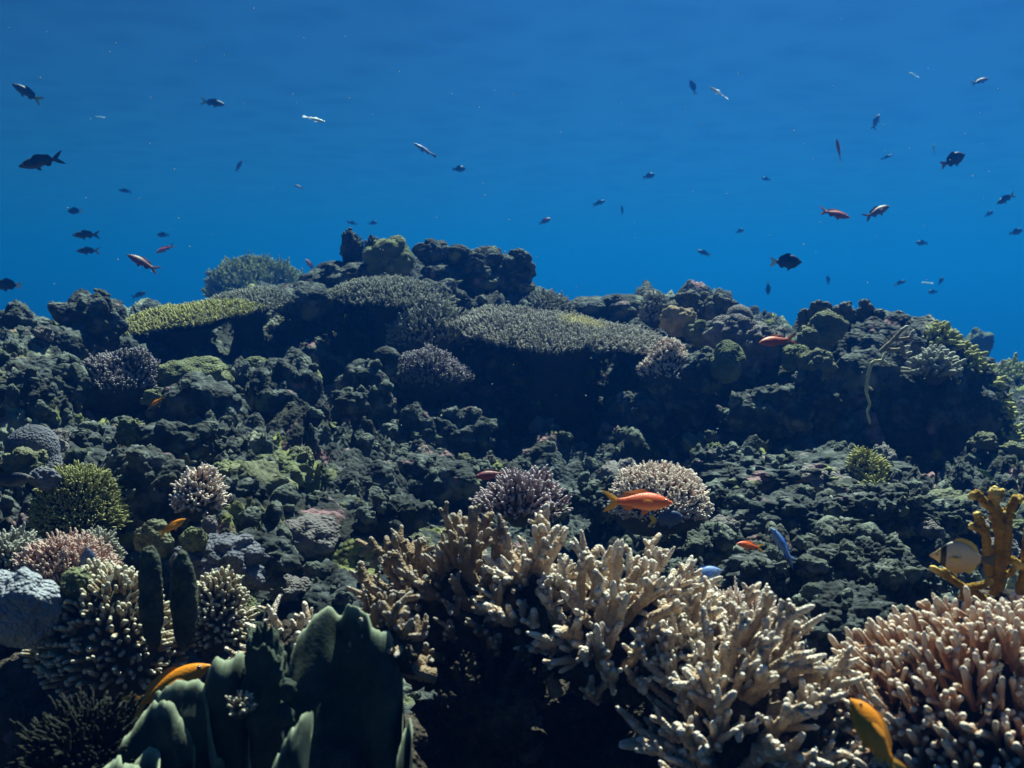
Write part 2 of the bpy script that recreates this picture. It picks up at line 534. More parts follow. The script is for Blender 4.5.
M['strand'] = mat("pale_strand", (0.45, 0.42, 0.26), (0.58, 0.54, 0.34), scale=40, bump=0.4, bscale=300)
M['pillar'] = mat('dull_finger_skin', (0.06, 0.06, 0.05), (0.12, 0.12, 0.10), (0.20, 0.20, 0.165), scale=40, bump=0.9, bscale=140, bdist=0.006)
M['black'] = mat('shaded_coral_skin', (0.012, 0.013, 0.011), (0.02, 0.022, 0.018), scale=30, bump=0.4, bscale=250)  # near-black, to carry the bottom left shadow in its colour
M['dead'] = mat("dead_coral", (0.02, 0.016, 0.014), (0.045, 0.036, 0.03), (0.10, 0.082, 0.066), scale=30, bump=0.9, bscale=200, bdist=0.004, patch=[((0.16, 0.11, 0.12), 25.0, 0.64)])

# ------------------------------------------------------------------ builders: rock, boulder coral, bush, table
def rock_verts(rx, ry, rz, seed, sub=5, big=0.35, mid=0.22, small=0.10, flatten=0.55, lump=0.5):
    v, t = ico(sub)
    r = max(rx, ry, rz)
    p = v * np.array([rx, ry, rz])
    q = p / r
    d = (1 + big * 0.6 * fbm(q * 1.3 + seed * 3.1, seed, 3) + mid * lumps(q + seed * 1.7, lump, seed + 5)
         + small * lumps(q - seed, lump * 0.42, seed + 9) + small * 0.5 * lumps(q + 5, lump * 0.19, seed + 13))
    p = p * d[:, None]
    p[:, 2] = np.where(p[:, 2] < 0, p[:, 2] * flatten, p[:, 2])
    return p, t

ROCKY = []
def reef_rock(px, py, w, h, d, label, seed, m='rock', sub=5, depth=0.9, name='reef_rock', cat='rock', group=None, mk=None):
    """a knobby rock whose outline fills w x h pixels around px, py"""
    c = P(px, py, d)
    rx, rz = pxm(w, d) / 2, pxm(h, d) / 2
    p, t = rock_verts(rx, max(rx, rz) * depth * 0.8, rz, seed, sub=sub, flatten=1.0, **(mk or {}))
    lo = p[:, 2].min()
    if m == 'rock': ROCKY.append(p[p[:, 2] > 0.25 * rz] + np.array(c[:]))
    o = link(name, mesh(name, p - np.array([0, 0, lo]), tris=t), M[m], loc=(c.x, c.y, c.z + lo))
    return tag(o, label, cat, group)

def lobed(px, py, w, h, d, label, seed, m='mass', sub=5, lobe=0.55, amp=0.30, name='boulder_coral', cat='coral', group=None, fine=0.09, depth=0.9):
    """massive coral: a smooth mound of swollen lobes"""
    return reef_rock(px, py, w, h, d, label, seed, m, sub, depth, name, cat, group, dict(big=0.30, mid=amp, small=fine, lump=lobe))

def dome_points(n, a, b, c, zmin, rng):
    """even directions on the upper part of an ellipsoid: points and outward normals"""
    k = np.arange(n) + 0.5
    z = 1 - k / n * (1 - zmin)
    ph = k * 2.399963 + rng.uniform(0, 6.28)
    s = np.sqrt(np.clip(1 - z * z, 0, 1))
    u = np.stack([s * np.cos(ph), s * np.sin(ph), z], 1) + rng.normal(0, 0.05, (n, 3))
    u = norm(u)
    ax = np.array([a, b, c])
    return u * ax, norm(u / ax)

def fingers(base, dirs, length, r, rng, nseg=6, K=5, wob=0.12, bump=0.06, taper_to=0.75, seed=0):
    n = len(base)
    f, rp = taper(K, 1.0, taper_to)
    L = length if np.ndim(length) else np.full(n, length)
    L = L * rng.uniform(0.75, 1.2, n)
    bend = rng.normal(0, wob, (n, 3))
    paths = base[:, None, :] + dirs[:, None, :] * (f[None, :, None] * L[:, None, None]) + bend[:, None, :] * (f[None, :, None] ** 2 * L[:, None, None])
    R = rp[None, :] * (r * rng.uniform(0.8, 1.2, n))[:, None]
    return tubes(paths, R, nseg, bump, seed, tip=f)

def bush(px, py, w, h, d, label, seed, m, n=220, flen=0.03, fr=0.005, up=0.35, zmin=0.05, core=0.82, name='branching_coral', cat='coral', group=None,
         nseg=6, K=5, forks=1, core_mat='under', depth=1.0, tilt=0.0, wob=0.15, irr=0.16):
    """dome of many short branches standing on a rounded base; py is the TOP of its outline, h its height"""
    rng = np.random.default_rng(seed)
    a = pxm(w, d) / 2
    hz = pxm(h, d)
    c = hz
    top = P(px, py, d)
    root = thing(name, label, cat, (top.x, top.y, top.z - hz), group)
    a2, c2 = max(a - flen * 0.7, a * 0.45), max(c - flen * 0.8, c * 0.35)
    b2 = a2 * depth
    v, t = ico(4)
    cv = v * np.array([a2, b2, c2]) * core
    cv = cv * (1 + irr * fbm(v * 1.7 + seed, seed, 3))[:, None]
    cv[:, 2] = np.where(cv[:, 2] < 0, cv[:, 2] * 0.6 * min(1.0, a2 / c2), cv[:, 2])
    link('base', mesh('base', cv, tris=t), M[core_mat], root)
    pts, nr = dome_points(n, a2 * core, b2 * core, c2 * core, zmin, rng)
    pts = pts * (1 + irr * fbm(norm(pts) * 1.7 + seed, seed, 3))[:, None]
    dr = norm(nr * (1 - up) + np.array([0, 0, up]) + rng.normal(0, 0.16, (n, 3)) + np.array([tilt, 0, 0]))
    full = flen + (a2 + c2) * 0.5 * (1 - core)
    g = Geo()
    g.add(*fingers(pts, dr, full, fr, rng, nseg, K, wob=wob, seed=seed))
    for k in range(forks):
        sel = rng.random(n) < 0.8
        s0 = pts[sel] + dr[sel] * (full * rng.uniform(0.35, 0.6, (sel.sum(), 1)))
        d2 = norm(dr[sel] + rng.normal(0, 0.55, (sel.sum(), 3)))
        g.add(*fingers(s0, d2, full * 0.5, fr * 0.85, rng, nseg, K, wob=wob, seed=seed + k + 1))
    br = g.build('branches', M[m], root)
    br["kind"] = "stuff"
    return root

def table(px, py, w, d, label, seed, m, n=900, tilt_x=0.18, tilt_y=0.0, flen=0.026, fr=0.0036, deep=0.75, dome=0.12, stalk=0.16, group=None, thick=0.018, K=4):
    """flat table coral: a thin spreading plate on a stalk, its upper face covered with short upright branchlets"""
    rng = np.random.default_rng(seed)
    a = pxm(w, d) / 2
    b = a * deep
    c = P(px, py, d)
    root = thing('table_coral', label, 'coral', c, group)
    na, nrr = 72, 14
    th = np.linspace(0, 2 * np.pi, na, endpoint=False)
    edge = 1 + 0.16 * fbm(np.stack([np.cos(th) * 1.6, np.sin(th) * 1.6, np.full(na, seed * 1.3)], 1), seed, 3)
    rot = Matrix.Rotation(tilt_x, 4, 'X') @ Matrix.Rotation(tilt_y, 4, 'Y')
    R3 = np.array(rot.to_3x3())
    def surf(u, ang_r, ang):                     # u 0..1 from the middle to the rim
        e = np.interp(np.mod(ang, 2 * np.pi), np.append(th, 2 * np.pi), np.append(edge, edge[0]))
        x, y = a * u * e * np.cos(ang), b * u * e * np.sin(ang)
        z = dome * a * (1 - u ** 2) + 0.035 * a * fbm(np.stack([x / a * 2, y / a * 2, np.full_like(x, seed)], 1), seed + 3, 3)
        return np.stack([x, y, z], 1)
    U = np.linspace(0.03, 1, nrr)
    uu, aa = np.meshgrid(U, th, indexing='ij')
    topv = surf(uu.ravel(), None, aa.ravel())
    botv = topv.copy()
    botv[:, 2] -= thick * (1.05 - uu.ravel() ** 3) + 0.05 * a * (1 - uu.ravel())
    V = np.concatenate([topv, botv])
    k, j = np.meshgrid(np.arange(nrr - 1), np.arange(na), indexing='ij')
    j2 = (j + 1) % na
    q1 = np.stack([k * na + j, (k + 1) * na + j, (k + 1) * na + j2, k * na + j2], -1).reshape(-1, 4)
    q2 = q1[:, ::-1] + nrr * na
    j = np.arange(na)
    j2 = (j + 1) % na
    o = (nrr - 1) * na
    q3 = np.stack([o + j, o + nrr * na + j, o + nrr * na + j2, o + j2], -1)
    V = np.concatenate([V, [topv[:na].mean(0), botv[:na].mean(0)]])
    t1 = np.stack([j, j2, np.full(na, 2 * nrr * na)], -1)
    t2 = np.stack([nrr * na + j2, nrr * na + j, np.full(na, 2 * nrr * na + 1)], -1)
    V = V @ R3.T
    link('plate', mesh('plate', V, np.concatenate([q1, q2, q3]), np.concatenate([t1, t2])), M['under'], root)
    f = np.linspace(0, 1, 6)
    sp_ = np.stack([np.stack([0 * f, 0.25 * stalk * f, -0.01 - stalk * f], 1)])
    v, q, t, tp = tubes(sp_, np.array([[a * .5, a * .33, a * .27, a * .26, a * .3, a * .38]]), 14, 0.08, seed)
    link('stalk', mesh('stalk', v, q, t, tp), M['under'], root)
    uu = np.sqrt((np.arange(n) + 0.5) / n) * 1.0
    an = np.arange(n) * 2.399963 + rng.normal(0, 0.08, n)
    pts = surf(uu, None, an) - np.array([0, 0, 0.004])
    out = np.stack([np.cos(an) * uu ** 3, np.sin(an) * uu ** 3, np.full(n, 1.15)], 1)
    dr = norm(out + rng.normal(0, 0.20, (n, 3)))
    pts, dr = pts @ R3.T, dr @ R3.T
    g = Geo()
    g.add(*fingers(pts, dr, flen, fr, rng, 5, K, wob=0.15, seed=seed, bump=0.04))
    sel = rng.random(n) < 0.6
    g.add(*fingers(pts[sel] + dr[sel] * flen * 0.3, norm(dr[sel] + rng.normal(0, 0.5, (sel.sum(), 3))), flen * 0.6, fr * 0.9, rng, 5, K, seed=seed + 1))
    br = g.build('branchlets', M[m], root)
    br["kind"] = "stuff"
    return root

def columns(px, py, w, h, d, label, seed, m, n=7, r=None, name='column_coral', cat='coral', group=None, spread=0.35, bump=0.07, knob=0.25):
    """a clump of stout upright fingers; py is the top of its outline"""
    rng = np.random.default_rng(seed)
    a, hz = pxm(w, d) / 2, pxm(h, d)
    top = P(px, py, d)
    root = thing(name, label, cat, (top.x, top.y, top.z - hz), group)
    r = r or a * 1.0 / math.sqrt(n)
    for k in range(n):
        x = a * 0.82 * (-1 + 2 * (k + 0.5) / n) + rng.normal(0, a * 0.06)
        y = rng.uniform(-0.5, 0.5) * a * 0.8
        L = hz * (1 - 0.35 * (x / a) ** 2) * rng.uniform(0.72, 1.0)
        K = 16
        f, rp = dome_taper(K, r / L, 1.0, 0.95)
        sway = rng.normal(0, 0.05, 2) * L
        path = np.stack([x + x * spread * f * 0.4 + sway[0] * f ** 2, y + sway[1] * f ** 2, L * f], 1)[None]
        rad = (rp * r * rng.uniform(0.8, 1.15) * (1 + knob * 0.5 * np.interp(f, np.linspace(0, 1, 8), rng.uniform(-1, 1, 8))))[None]
        v, q, t, tp = tubes(path, rad, 12, bump, seed * 31 + k, tip=f)
        link('column', mesh('column', v, q, t, tp), M[m], root)
    v, t = rock_verts(a * 0.8, a * 0.7, hz * 0.35, seed, sub=4)
    link('base', mesh('base', v, tris=t), M['rock'], root)
    return root

# ------------------------------------------------------------------ the ridge, from left to right
reef_rock(22, 336, 58, 52, 2.75, "dark knobby rock at the far left end of the ridge", 1, mk=dict(mid=.4))
reef_rock(92, 328, 62, 66, 2.85, "round shouldered rock with a bright rim left of the yellow table coral", 2, mk=dict(mid=.35, big=.3))
reef_rock(60, 350, 60, 46, 2.75, "low dark rock lying between the two round rocks on the left crest", 3)
table(186, 318, 160, 3.15, "yellow green table coral on the left part of the ridge", 11, 'yellow', n=1400, flen=.016, fr=.003, tilt_x=0.17, tilt_y=-0.15, dome=0.14)
table(246, 304, 106, 3.25, "grey table coral overlapping the right side of the yellow table coral", 12, 'grey', n=1000, flen=.016, fr=.003, tilt_x=0.24, tilt_y=-0.12, dome=0.2)
bush(258, 260, 112, 42, 6.4, "hazy blue bushy coral far behind the grey table coral", 13, 'olive', n=700, flen=0.05, fr=0.006, up=0.5, forks=2, core=0.9)
reef_rock(305, 300, 66, 34, 3.3, "low crumbly rock between grey table coral and ridge crest", 4)
reef_rock(345, 282, 84, 38, 3.4, "rough rock below the small spire on the crest", 5)
reef_rock(353, 254, 19, 40, 3.45, "small pointed spire standing on the highest left crest", 14, name='rock_spire', depth=.5, mk=dict(mid=.45, small=.3, big=.3, lump=.4))
reef_rock(372, 254, 13, 34, 3.45, "short stubby spire beside the lobed round coral", 15, name='rock_spire', depth=.5, mk=dict(mid=.45, small=.3, big=.3, lump=.4))
lobed(390, 264, 46, 44, 3.35, "round green coral with folded lobes on the highest crest", 16, 'mass_green', lobe=0.6, amp=0.35)
table(392, 297, 124, 3.15, "spiky grey table coral under the lobed round coral", 17, 'grey', n=1100, flen=.017, fr=.003, tilt_x=0.20, tilt_y=0.06, dome=0.24)
reef_rock(475, 276, 112, 56, 3.45, "large dark blocky rock forming the top of the ridge", 6, sub=6, mk=dict(mid=.45, big=.5, lump=.4))
lobed(432, 252, 34, 22, 3.42, "small dark knob on the left shoulder of the blocky rock", 7, 'rock')
bush(486, 246, 46, 26, 3.45, "domed pale coral growing on top of the blocky rock", 18, 'grey', n=420, flen=0.008, fr=0.003, forks=0, core=0.93)
lobed(518, 268, 30, 38, 3.4, "squarish dark knob on the right shoulder of the blocky rock", 8, 'rock')
lobed(436, 302, 56, 40, 3.2, "lumpy rock between the spiky table and the largest table coral", 9, 'rock', amp=.4)
bush(432, 300, 86, 46, 3.05, "small grey branching coral left of the largest table coral", 19, 'grey', n=420, flen=0.022, fr=0.0035, forks=2, core=0.9)
bush(545, 292, 62, 22, 3.35, "low tuft of grey coral behind the largest table coral", 20, 'grey', n=260, flen=0.02, fr=0.0035, core=0.9)
table(556, 334, 214, 2.95, "largest table coral, pale with a painted yellow sun patch, in the middle of the ridge", 21, 'center_table', n=2900, tilt_x=0.19, tilt_y=0.10, dome=0.13, deep=0.7, flen=0.019, fr=0.0029, stalk=.22)
reef_rock(610, 308, 80, 26, 3.4, "low rock behind the right end of the largest table coral", 22)
bush(655, 292, 30, 30, 3.2, "small round tuft of coral at the notch in the crest", 23, 'grey', n=220, flen=0.02, fr=0.0035, core=0.9)
columns(695, 288, 58, 46, 3.1, "bushy dark clump of upright fingers right of the notch", 24, 'pillar', n=9, r=pxm(8, 3.1), knob=.7, bump=.16)
columns(722, 286, 26, 50, 3.05, "narrow rough fingers beside the round topped pillar", 25, 'pillar', n=4, r=pxm(7, 3.05), knob=.7, bump=.16)
columns(740, 293, 24, 44, 3.0, "round topped mauve pillar coral on the right crest", 26, 'mass_mauve', n=1, r=pxm(15, 3), bump=.02, knob=.1)
lobed(679, 322, 34, 30, 2.95, "pale yellow round coral below the bushy finger clump", 27, 'cream', lobe=.35, amp=.2)
bush(668, 340, 56, 36, 2.75, "pinkish domed coral touching the right end of the largest table coral", 28, 'pink', n=800, flen=0.008, fr=0.0024, forks=1, core=0.95, zmin=0.05, irr=0.25)
lobed(703, 334, 38, 26, 2.9, "small yellow green lobed coral beside the pale round coral", 29, 'mass_green', amp=.4)
lobed(736, 338, 50, 40, 2.85, "mauve lobed boulder coral under the round topped pillar", 30, 'mass_mauve', amp=.35, lobe=.5)
lobed(768, 348, 46, 44, 2.8, "mauve folded boulder coral behind the red orange fish", 31, 'mass_mauve', amp=.4, lobe=.4)
lobed(727, 364, 34, 44, 2.65, "smooth round green boulder coral with a pale upper rim", 32, 'mass_green', amp=.12, lobe=.9, fine=.05)
lobed(700, 372, 44, 36, 2.7, "small dark lumpy rock left of the smooth round boulder coral", 33, 'rock')
lobed(812, 342, 42, 28, 2.6, "pale lobed coral in front of the large dark mound", 34, 'mass', amp=.35, lobe=.5)
lobed(797, 358, 30, 24, 2.55, "small pale rounded lobe below the lobed coral by the mound", 35, 'mass_green', amp=.3)
lobed(815, 366, 34, 30, 2.5, "little knobby coral at the foot of the pale lobed coral", 36, 'mass', amp=.4)
# the large mound on the right
reef_rock(882, 424, 240, 206, 2.75, "large dark rounded mound at the right end of the ridge", 40, 'reef', sub=6, name='coral_mound', mk=dict(mid=.14, small=.07, big=.07, lump=.30))
mound_tops = [(818, 298, 30, 40, "leftmost stubby finger clump on top of the large mound"), (843, 300, 32, 36, "short finger clump second from the left on the large mound"),
              (868, 298, 34, 40, "tall rough finger clump on the summit of the large mound"), (893, 304, 34, 36, "rough finger clump just right of the mound summit"),
              (916, 316, 32, 34, "finger clump where the mound starts to fall away to the right")]
for k, (x, y, w, h, lb) in enumerate(mound_tops):
    columns(x, y, w, h, 2.75 - 0.02 * (k % 2), lb, 50 + k, 'pillar', n=8, r=pxm(5.5, 2.7), knob=.7, bump=.16, group="finger coral clumps on the mound")
lobed(828, 328, 34, 30, 2.6, "smooth dark lump on the left face of the mound", 41, 'mass', amp=.2)
slope = [(938, 338, 44, 30), (958, 358, 46, 34), (974, 380, 46, 36), (988, 402, 44, 36), (997, 428, 40, 32), (935, 362, 50, 26)]
slope_l = ["upper olive finger coral on the mound's sunny right slope", "olive finger coral just below the upper one on the right slope",
           "yellowish finger coral halfway down the mound's right slope", "yellow tipped finger coral low on the mound's right slope",
           "lowest small finger coral on the mound's right edge", "grey finger coral tuft on the mound's face left of the right slope"]
for k, ((x, y, w, h), lb) in enumerate(zip(slope, slope_l)):
    bush(x, y - h / 2, w, h, 2.66 if k < 5 else 2.5, lb, 60 + k, 'grey' if k == 5 else 'olive' if k in (0, 1) else 'yellow', n=110, flen=0.028, fr=0.007, up=0.15, forks=1, tilt=0.25, nseg=7,
         name='finger_coral', group="finger corals on the mound's right slope")

def antler(pts_px, r_px, d, label, m, name='branching_coral', cat='coral', dy=0.0, seed=0, knob=0.08, part='branch'):
    """hand laid branches: each a list of (px, py) knots; all at about distance d"""
    rng = np.random.default_rng(seed)
    o = P(*pts_px[0][0][:2], d)
    root = thing(name, label, cat, o)
    for bi, kn in enumerate(pts_px):
        kn3 = np.array([tuple(P(k[0], k[1], d + (k[2] if len(k) > 2 else 0)) - o) for k in kn])
        n = max(10, 6 * len(kn))
        s = np.linspace(0, len(kn) - 1, n)
        pos = np.stack([np.interp(s, np.arange(len(kn)), kn3[:, c]) for c in range(3)], 1)
        for _ in range(2):
            pos[1:-1] = 0.25 * pos[:-2] + 0.5 * pos[1:-1] + 0.25 * pos[2:]
        f = np.linspace(0, 1, n)
        r = np.full(n, pxm(r_px if np.isscalar(r_px) else r_px[bi], d)) * (1 - 0.18 * f) * (1 + knob * rng.uniform(-1, 1, n))
        r[-2] *= .85
        r[-1] *= .5
        v, q, t, tp = tubes(pos[None], r[None], 10, 0.05, seed + bi, tip=f)
        link(part, mesh(part, v, q, t, tp), M[m], root)
    return root

antler([[(880, 352), (893, 340), (902, 330), (908, 326)], [(896, 340), (910, 338), (914, 330)], [(884, 350), (898, 350), (910, 346)], [(902, 344), (904, 356), (912, 352)]], 2.2, 2.4,
       "thin pale antler coral on the shaded face of the mound", 'cream', seed=70)
antler([[(866, 392), (868, 376), (872, 362), (882, 360), (890, 366)], [(866, 392), (870, 404), (867, 412), (870, 424)], [(867, 386), (873, 390)], [(882, 360), (886, 352)]], [1.9, 1.4, 1.2, 1.2], 2.25,
       "pale yellow strand of coral hanging down the dark mound", 'strand', name='coral_strand', seed=71)
bush(868, 442, 38, 48, 2.05, "bright yellow green bushy coral at the foot of the mound", 72, 'yellow', n=340, flen=0.013, fr=0.0026, up=.2, forks=2, core=0.85, irr=0.3)
bush(874, 478, 34, 26, 1.98, "low yellowish tuft in front of the bushy yellow green coral", 73, 'olive', n=60, flen=0.02, fr=0.004, forks=1)
bush(1010, 362, 66, 50, 4.3, "distant olive coral bush at the right edge of the picture", 74, 'olive', n=420, flen=0.035, fr=0.008, forks=1, core=0.88)
bush(1035, 400, 76, 60, 3.7, "blue grey coral hummock below the distant olive bush", 75, 'grey', n=420, flen=0.03, fr=0.008, forks=1, core=0.88)
lobed(979, 344, 26, 28, 6.5, "faint blue coral head far off beyond the mound", 76, 'mass')

# ------------------------------------------------------------------ the slope below the ridge, left half
bush(118, 350, 78, 40, 2.35, "flat topped mauve coral dome below the round shouldered rock", 80, 'mauve', n=900, flen=0.007, fr=0.0026, forks=1, zmin=0.1, core=0.95, irr=0.25)
reef_rock(118, 404, 70, 50, 2.4, "dark rock carrying the flat topped mauve coral", 81)
lobed(196, 378, 72, 38, 2.4, "green boulder coral with lobed rim below the yellow table coral", 82, 'mass_green', amp=.3)
reef_rock(196, 410, 92, 62, 2.3, "dark rounded rock under the green boulder coral", 83, mk=dict(mid=.3))
lobed(256, 366, 26, 18, 2.6, "small smooth green dome in the shade behind the pillar", 84, 'mass_green', amp=.08)
lobed(152, 398, 18, 18, 2.2, "little yellow green knob next to the small yellow fish", 85, 'mass_green', amp=.3, sub=4)
reef_rock(290, 416, 72, 124, 2.45, "tall dark rock pillar standing below the grey table coral", 86, mk=dict(big=.25, mid=.25, small=.14))
reef_rock(246, 420, 70, 84, 2.5, "jagged rock leaning on the left side of the tall pillar", 87, mk=dict(mid=.45, small=.2))
reef_rock(366, 416, 62, 96, 2.6, "stout dark stump of rock with a mossy top", 88, mk=dict(big=.25, mid=.22))
columns(386, 344, 26, 30, 2.65, "square little stump behind the mossy topped rock", 89, 'rock', n=1, r=pxm(12, 2.65), name='rock_stump', cat='rock')
bush(430, 348, 78, 34, 2.75, "grey branching coral in the shade right of the mossy stump", 90, 'mauve', n=700, flen=0.012, fr=0.0026, forks=2, core=0.93, irr=0.3)
lobed(348, 402, 34, 24, 2.35, "pale topped lump between the pillar and the mossy stump", 91, 'rock')
columns(40, 410, 50, 74, 1.75, "smooth thick dark column at the left edge of the slope", 92, 'mass_blue', n=1, r=pxm(26, 1.75), bump=.015, knob=.25, spread=0)
lobed(82, 446, 34, 30, 1.9, "small dark lump right of the smooth thick column", 93, 'rock', amp=.4)
lobed(130, 434, 28, 26, 1.95, "little brain like knob on the left slope", 94, 'mass_green', amp=.4, lobe=.3)
reef_rock(140, 500, 120, 104, 1.6, "big dark boulder with a mossy crown on the left slope", 95, sub=6, mk=dict(big=.2, mid=.25, small=.12))
bush(78, 462, 90, 62, 1.5, "furry yellow olive soft coral on the left shoulder of the mossy boulder", 96, 'olive', n=1500, flen=0.01, fr=0.0016, forks=1, zmin=.0, up=.2, core=0.92, irr=0.12)
lobed(44, 478, 30, 22, 1.45, "small bluish smooth lump left of the furry coral", 97, 'mass_blue', amp=.08)
bush(198, 466, 54, 44, 1.5, "small salmon branching coral on the right side of the mossy boulder", 98, 'pink', n=300, flen=0.01, fr=0.0022, up=.2, forks=1, core=0.9, irr=0.28)
bush(8, 530, 70, 60, 1.35, "green grey branching coral cut by the left edge", 99, 'grey', n=300, flen=0.022, fr=0.0028, forks=2, core=0.88)
bush(66, 540, 92, 48, 1.25, "salmon pink bushy coral above the pale boulder coral", 100, 'salmon', n=800, flen=0.011, fr=0.0018, forks=2, core=0.92, irr=0.3)
bush(95, 528, 46, 40, 1.32, "small grey tipped coral behind the dark blue fish", 101, 'grey', n=220, flen=0.012, fr=0.0022, forks=1, core=0.88)
lobed(24, 608, 82, 78, 1.08, "smooth pale bluish boulder coral at the left edge", 102, 'mass_pale', amp=.22, lobe=.6, fine=.06)
lobed(76, 584, 28, 36, 1.1, "small yellowish knob right of the pale boulder coral", 103, 'mass_green', amp=.2)
lobed(154, 540, 34, 40, 1.3, "dark green dome behind the orange fish on the left", 104, 'mass', amp=.15)
columns(208, 506, 20, 42, 1.4, "blunt mauve pillar above the bluish lobed coral", 105, 'mass_mauve', n=1, r=pxm(9, 1.4), bump=.03, knob=.2)
lobed(194, 540, 28, 26, 1.28, "small green dome under the orange fish on the left", 106, 'mass_green', amp=.15)
lobed(216, 566, 82, 58, 1.3, "bluish lobed coral behind the twin columns", 107, 'mass_blue', amp=.4, lobe=.35)
bush(106, 558, 142, 104, 1.14, "cream finger tipped coral dome in front of the pale boulder coral", 108, 'cream', n=700, flen=0.009, fr=0.003, forks=0, zmin=-.1, up=.1, nseg=8, K=6, tilt=-.2, wob=.1, core=0.93, irr=0.18)
bush(216, 574, 70, 62, 1.18, "smaller cream finger tipped coral right of the twin columns", 109, 'cream', n=440, flen=0.008, fr=0.0025, forks=0, zmin=-.1, up=.15, nseg=8, K=6, core=0.93, irr=0.2)
reef_rock(151, 594, 25, 106, 1.05, "left one of the twin dark lumpy columns, slightly taller", 110, 'sponge', name='column_sponge', cat='sponge', depth=.28, mk=dict(big=.16, mid=.12, small=.06, lump=.35))
reef_rock(184, 602, 26, 102, 1.07, "right one of the twin dark lumpy columns", 111, 'sponge', name='column_sponge', cat='sponge', depth=.28, mk=dict(big=.16, mid=.10, small=.06, lump=.35))
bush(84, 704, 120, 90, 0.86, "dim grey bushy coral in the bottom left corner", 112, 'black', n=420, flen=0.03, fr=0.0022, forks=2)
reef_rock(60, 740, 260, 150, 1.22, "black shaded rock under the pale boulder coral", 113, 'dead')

# ------------------------------------------------------------------ rubble flat, right half
ledge = [(790, 478, 190, 44, 2.15, "long low rock ledge left of the bushy yellow green coral"), (730, 470, 60, 40, 2.3, "crumbly rock at the left end of the long ledge"),
         (800, 520, 120, 40, 1.85, "flat rock slab in front of the long ledge"), (876, 514, 78, 40, 1.7, "round dark rock in front of the yellowish tuft"),
         (795, 572, 100, 46, 1.45, "dark rounded boulder below the slender blue fish"), (866, 570, 84, 46, 1.45, "dark rock right of the rounded boulder on the rubble flat"),
         (740, 590, 70, 40, 1.45, "lumpy rock behind the fine pink coral bush"), (830, 622, 110, 50, 1.25, "low rock rising behind the pink finger coral"),
         (900, 590, 70, 40, 1.35, "rough rock left of the striped oval fish"), (930, 520, 80, 34, 1.75, "jagged rock left of the orange antler coral"),
         (770, 640, 60, 36, 1.2, "small dark rock at the edge of the staghorn thicket"), (700, 545, 60, 40, 1.7, "grey rock behind the bright blue fish"),
         (720, 510, 54, 34, 1.9, "rough rock right of the pink dome coral"), (600, 500, 60, 36, 1.95, "dim rock left of the pink dome coral"),
         (850, 545, 50, 30, 1.55, "small rock between the two dark rocks on the flat"), (680, 580, 40, 30, 1.4, "little pale rock beside the staghorn branch tips")]
for k, (x, y, w, h, d, lb) in enumerate(ledge):
    reef_rock(x, y, w, h, d, lb, 200 + k, 'rock', sub=6, mk=dict(mid=.35, small=.30, big=.55, lump=.42), depth=1.0)
midr = [(560, 372, 60, 26, 3.1, "shaded lump under the largest table coral"), (640, 420, 60, 50, 2.75, "shaded rock with bright chips right of the dark hollow"),
        (680, 400, 60, 60, 2.75, "dark craggy rock below the pinkish domed coral"), (770, 410, 70, 50, 2.5, "flat topped dark rock below the folded mauve coral"),
        (810, 400, 46, 50, 2.5, "dark rock with pale flecks left of the mound face"), (450, 440, 70, 60, 2.6, "shaded craggy rock left of the dark hollow"),
        (410, 450, 50, 60, 2.55, "narrow craggy rock below the grey branching coral"), (440, 480, 90, 40, 2.2, "greenish heap of rock behind the staghorn thicket"),
        (330, 490, 60, 70, 2.2, "steep rubble covered rock right of the tall pillar"), (300, 520, 90, 40, 1.9, "low mossy rock at the foot of the tall pillar"),
        (230, 505, 60, 50, 1.7, "rough rock right of the salmon branching coral"), (260, 560, 80, 44, 1.45, "lumpy green rock behind the stray staghorn branches"),
        (395, 520, 60, 40, 1.7, "small craggy rock behind the left staghorn branches"), (20, 400, 60, 40, 2.1, "jagged rock at the left edge above the smooth column"),
        (60, 395, 50, 34, 2.2, "chipped rock left of the mauve coral's dark rock"), (30, 365, 60, 30, 2.5, "broken rock below the left end of the crest"),
        (180, 445, 70, 40, 1.95, "low rock above the mossy boulder's crown"), (225, 460, 50, 44, 2.0, "sloping rock between mossy boulder and tall pillar")]
for k, (x, y, w, h, d, lb) in enumerate(midr):
    reef_rock(x, y, w, h, d, lb, 240 + k, 'rock', mk=dict(mid=.4, small=.2, big=.5), depth=0.9)

rng0 = np.random.default_rng(404)
kinds = [('mass_green', "little green knob of coral dotted on the reef slope and flat", 'small green coral knobs'),
         ('mass_mauve', "little mauve knob of coral dotted on the reef slope and flat", 'small mauve coral knobs'),
         ('mass', "little drab lumpy coral dotted on the reef slope and flat", 'small drab coral knobs')]
protos = []
for k, (m, lb, gr) in enumerate(kinds):
    p, t = rock_verts(.03, .03, .026, 900 + k, sub=4, big=.4, mid=.4, small=.2, lump=.45)
    protos.append(mesh('lump_coral', p, tris=t))
    protos[-1].materials.append(M[m])
for i in range(120):
    px, d = rng0.uniform(-10, 1030), rng0.uniform(1.45, 3.0)
    x = (px - 512) / FPX * d
    o = bpy.data.objects.new('lump_coral', protos[i % 3])
    COL.objects.link(o)
    sc_ = min(2.0, math.exp(rng0.normal(-.2, .42)))
    o.location = (x, d, ground(x, d) + .012 * sc_)
    o.scale = (sc_ * rng0.uniform(.8, 1.3), sc_, sc_ * rng0.uniform(.7, 1.2))
    o.rotation_euler = (rng0.uniform(-.4, .4), rng0.uniform(-.4, .4), rng0.uniform(0, 6.28))
    tag(o, kinds[i % 3][1], 'coral', kinds[i % 3][2])

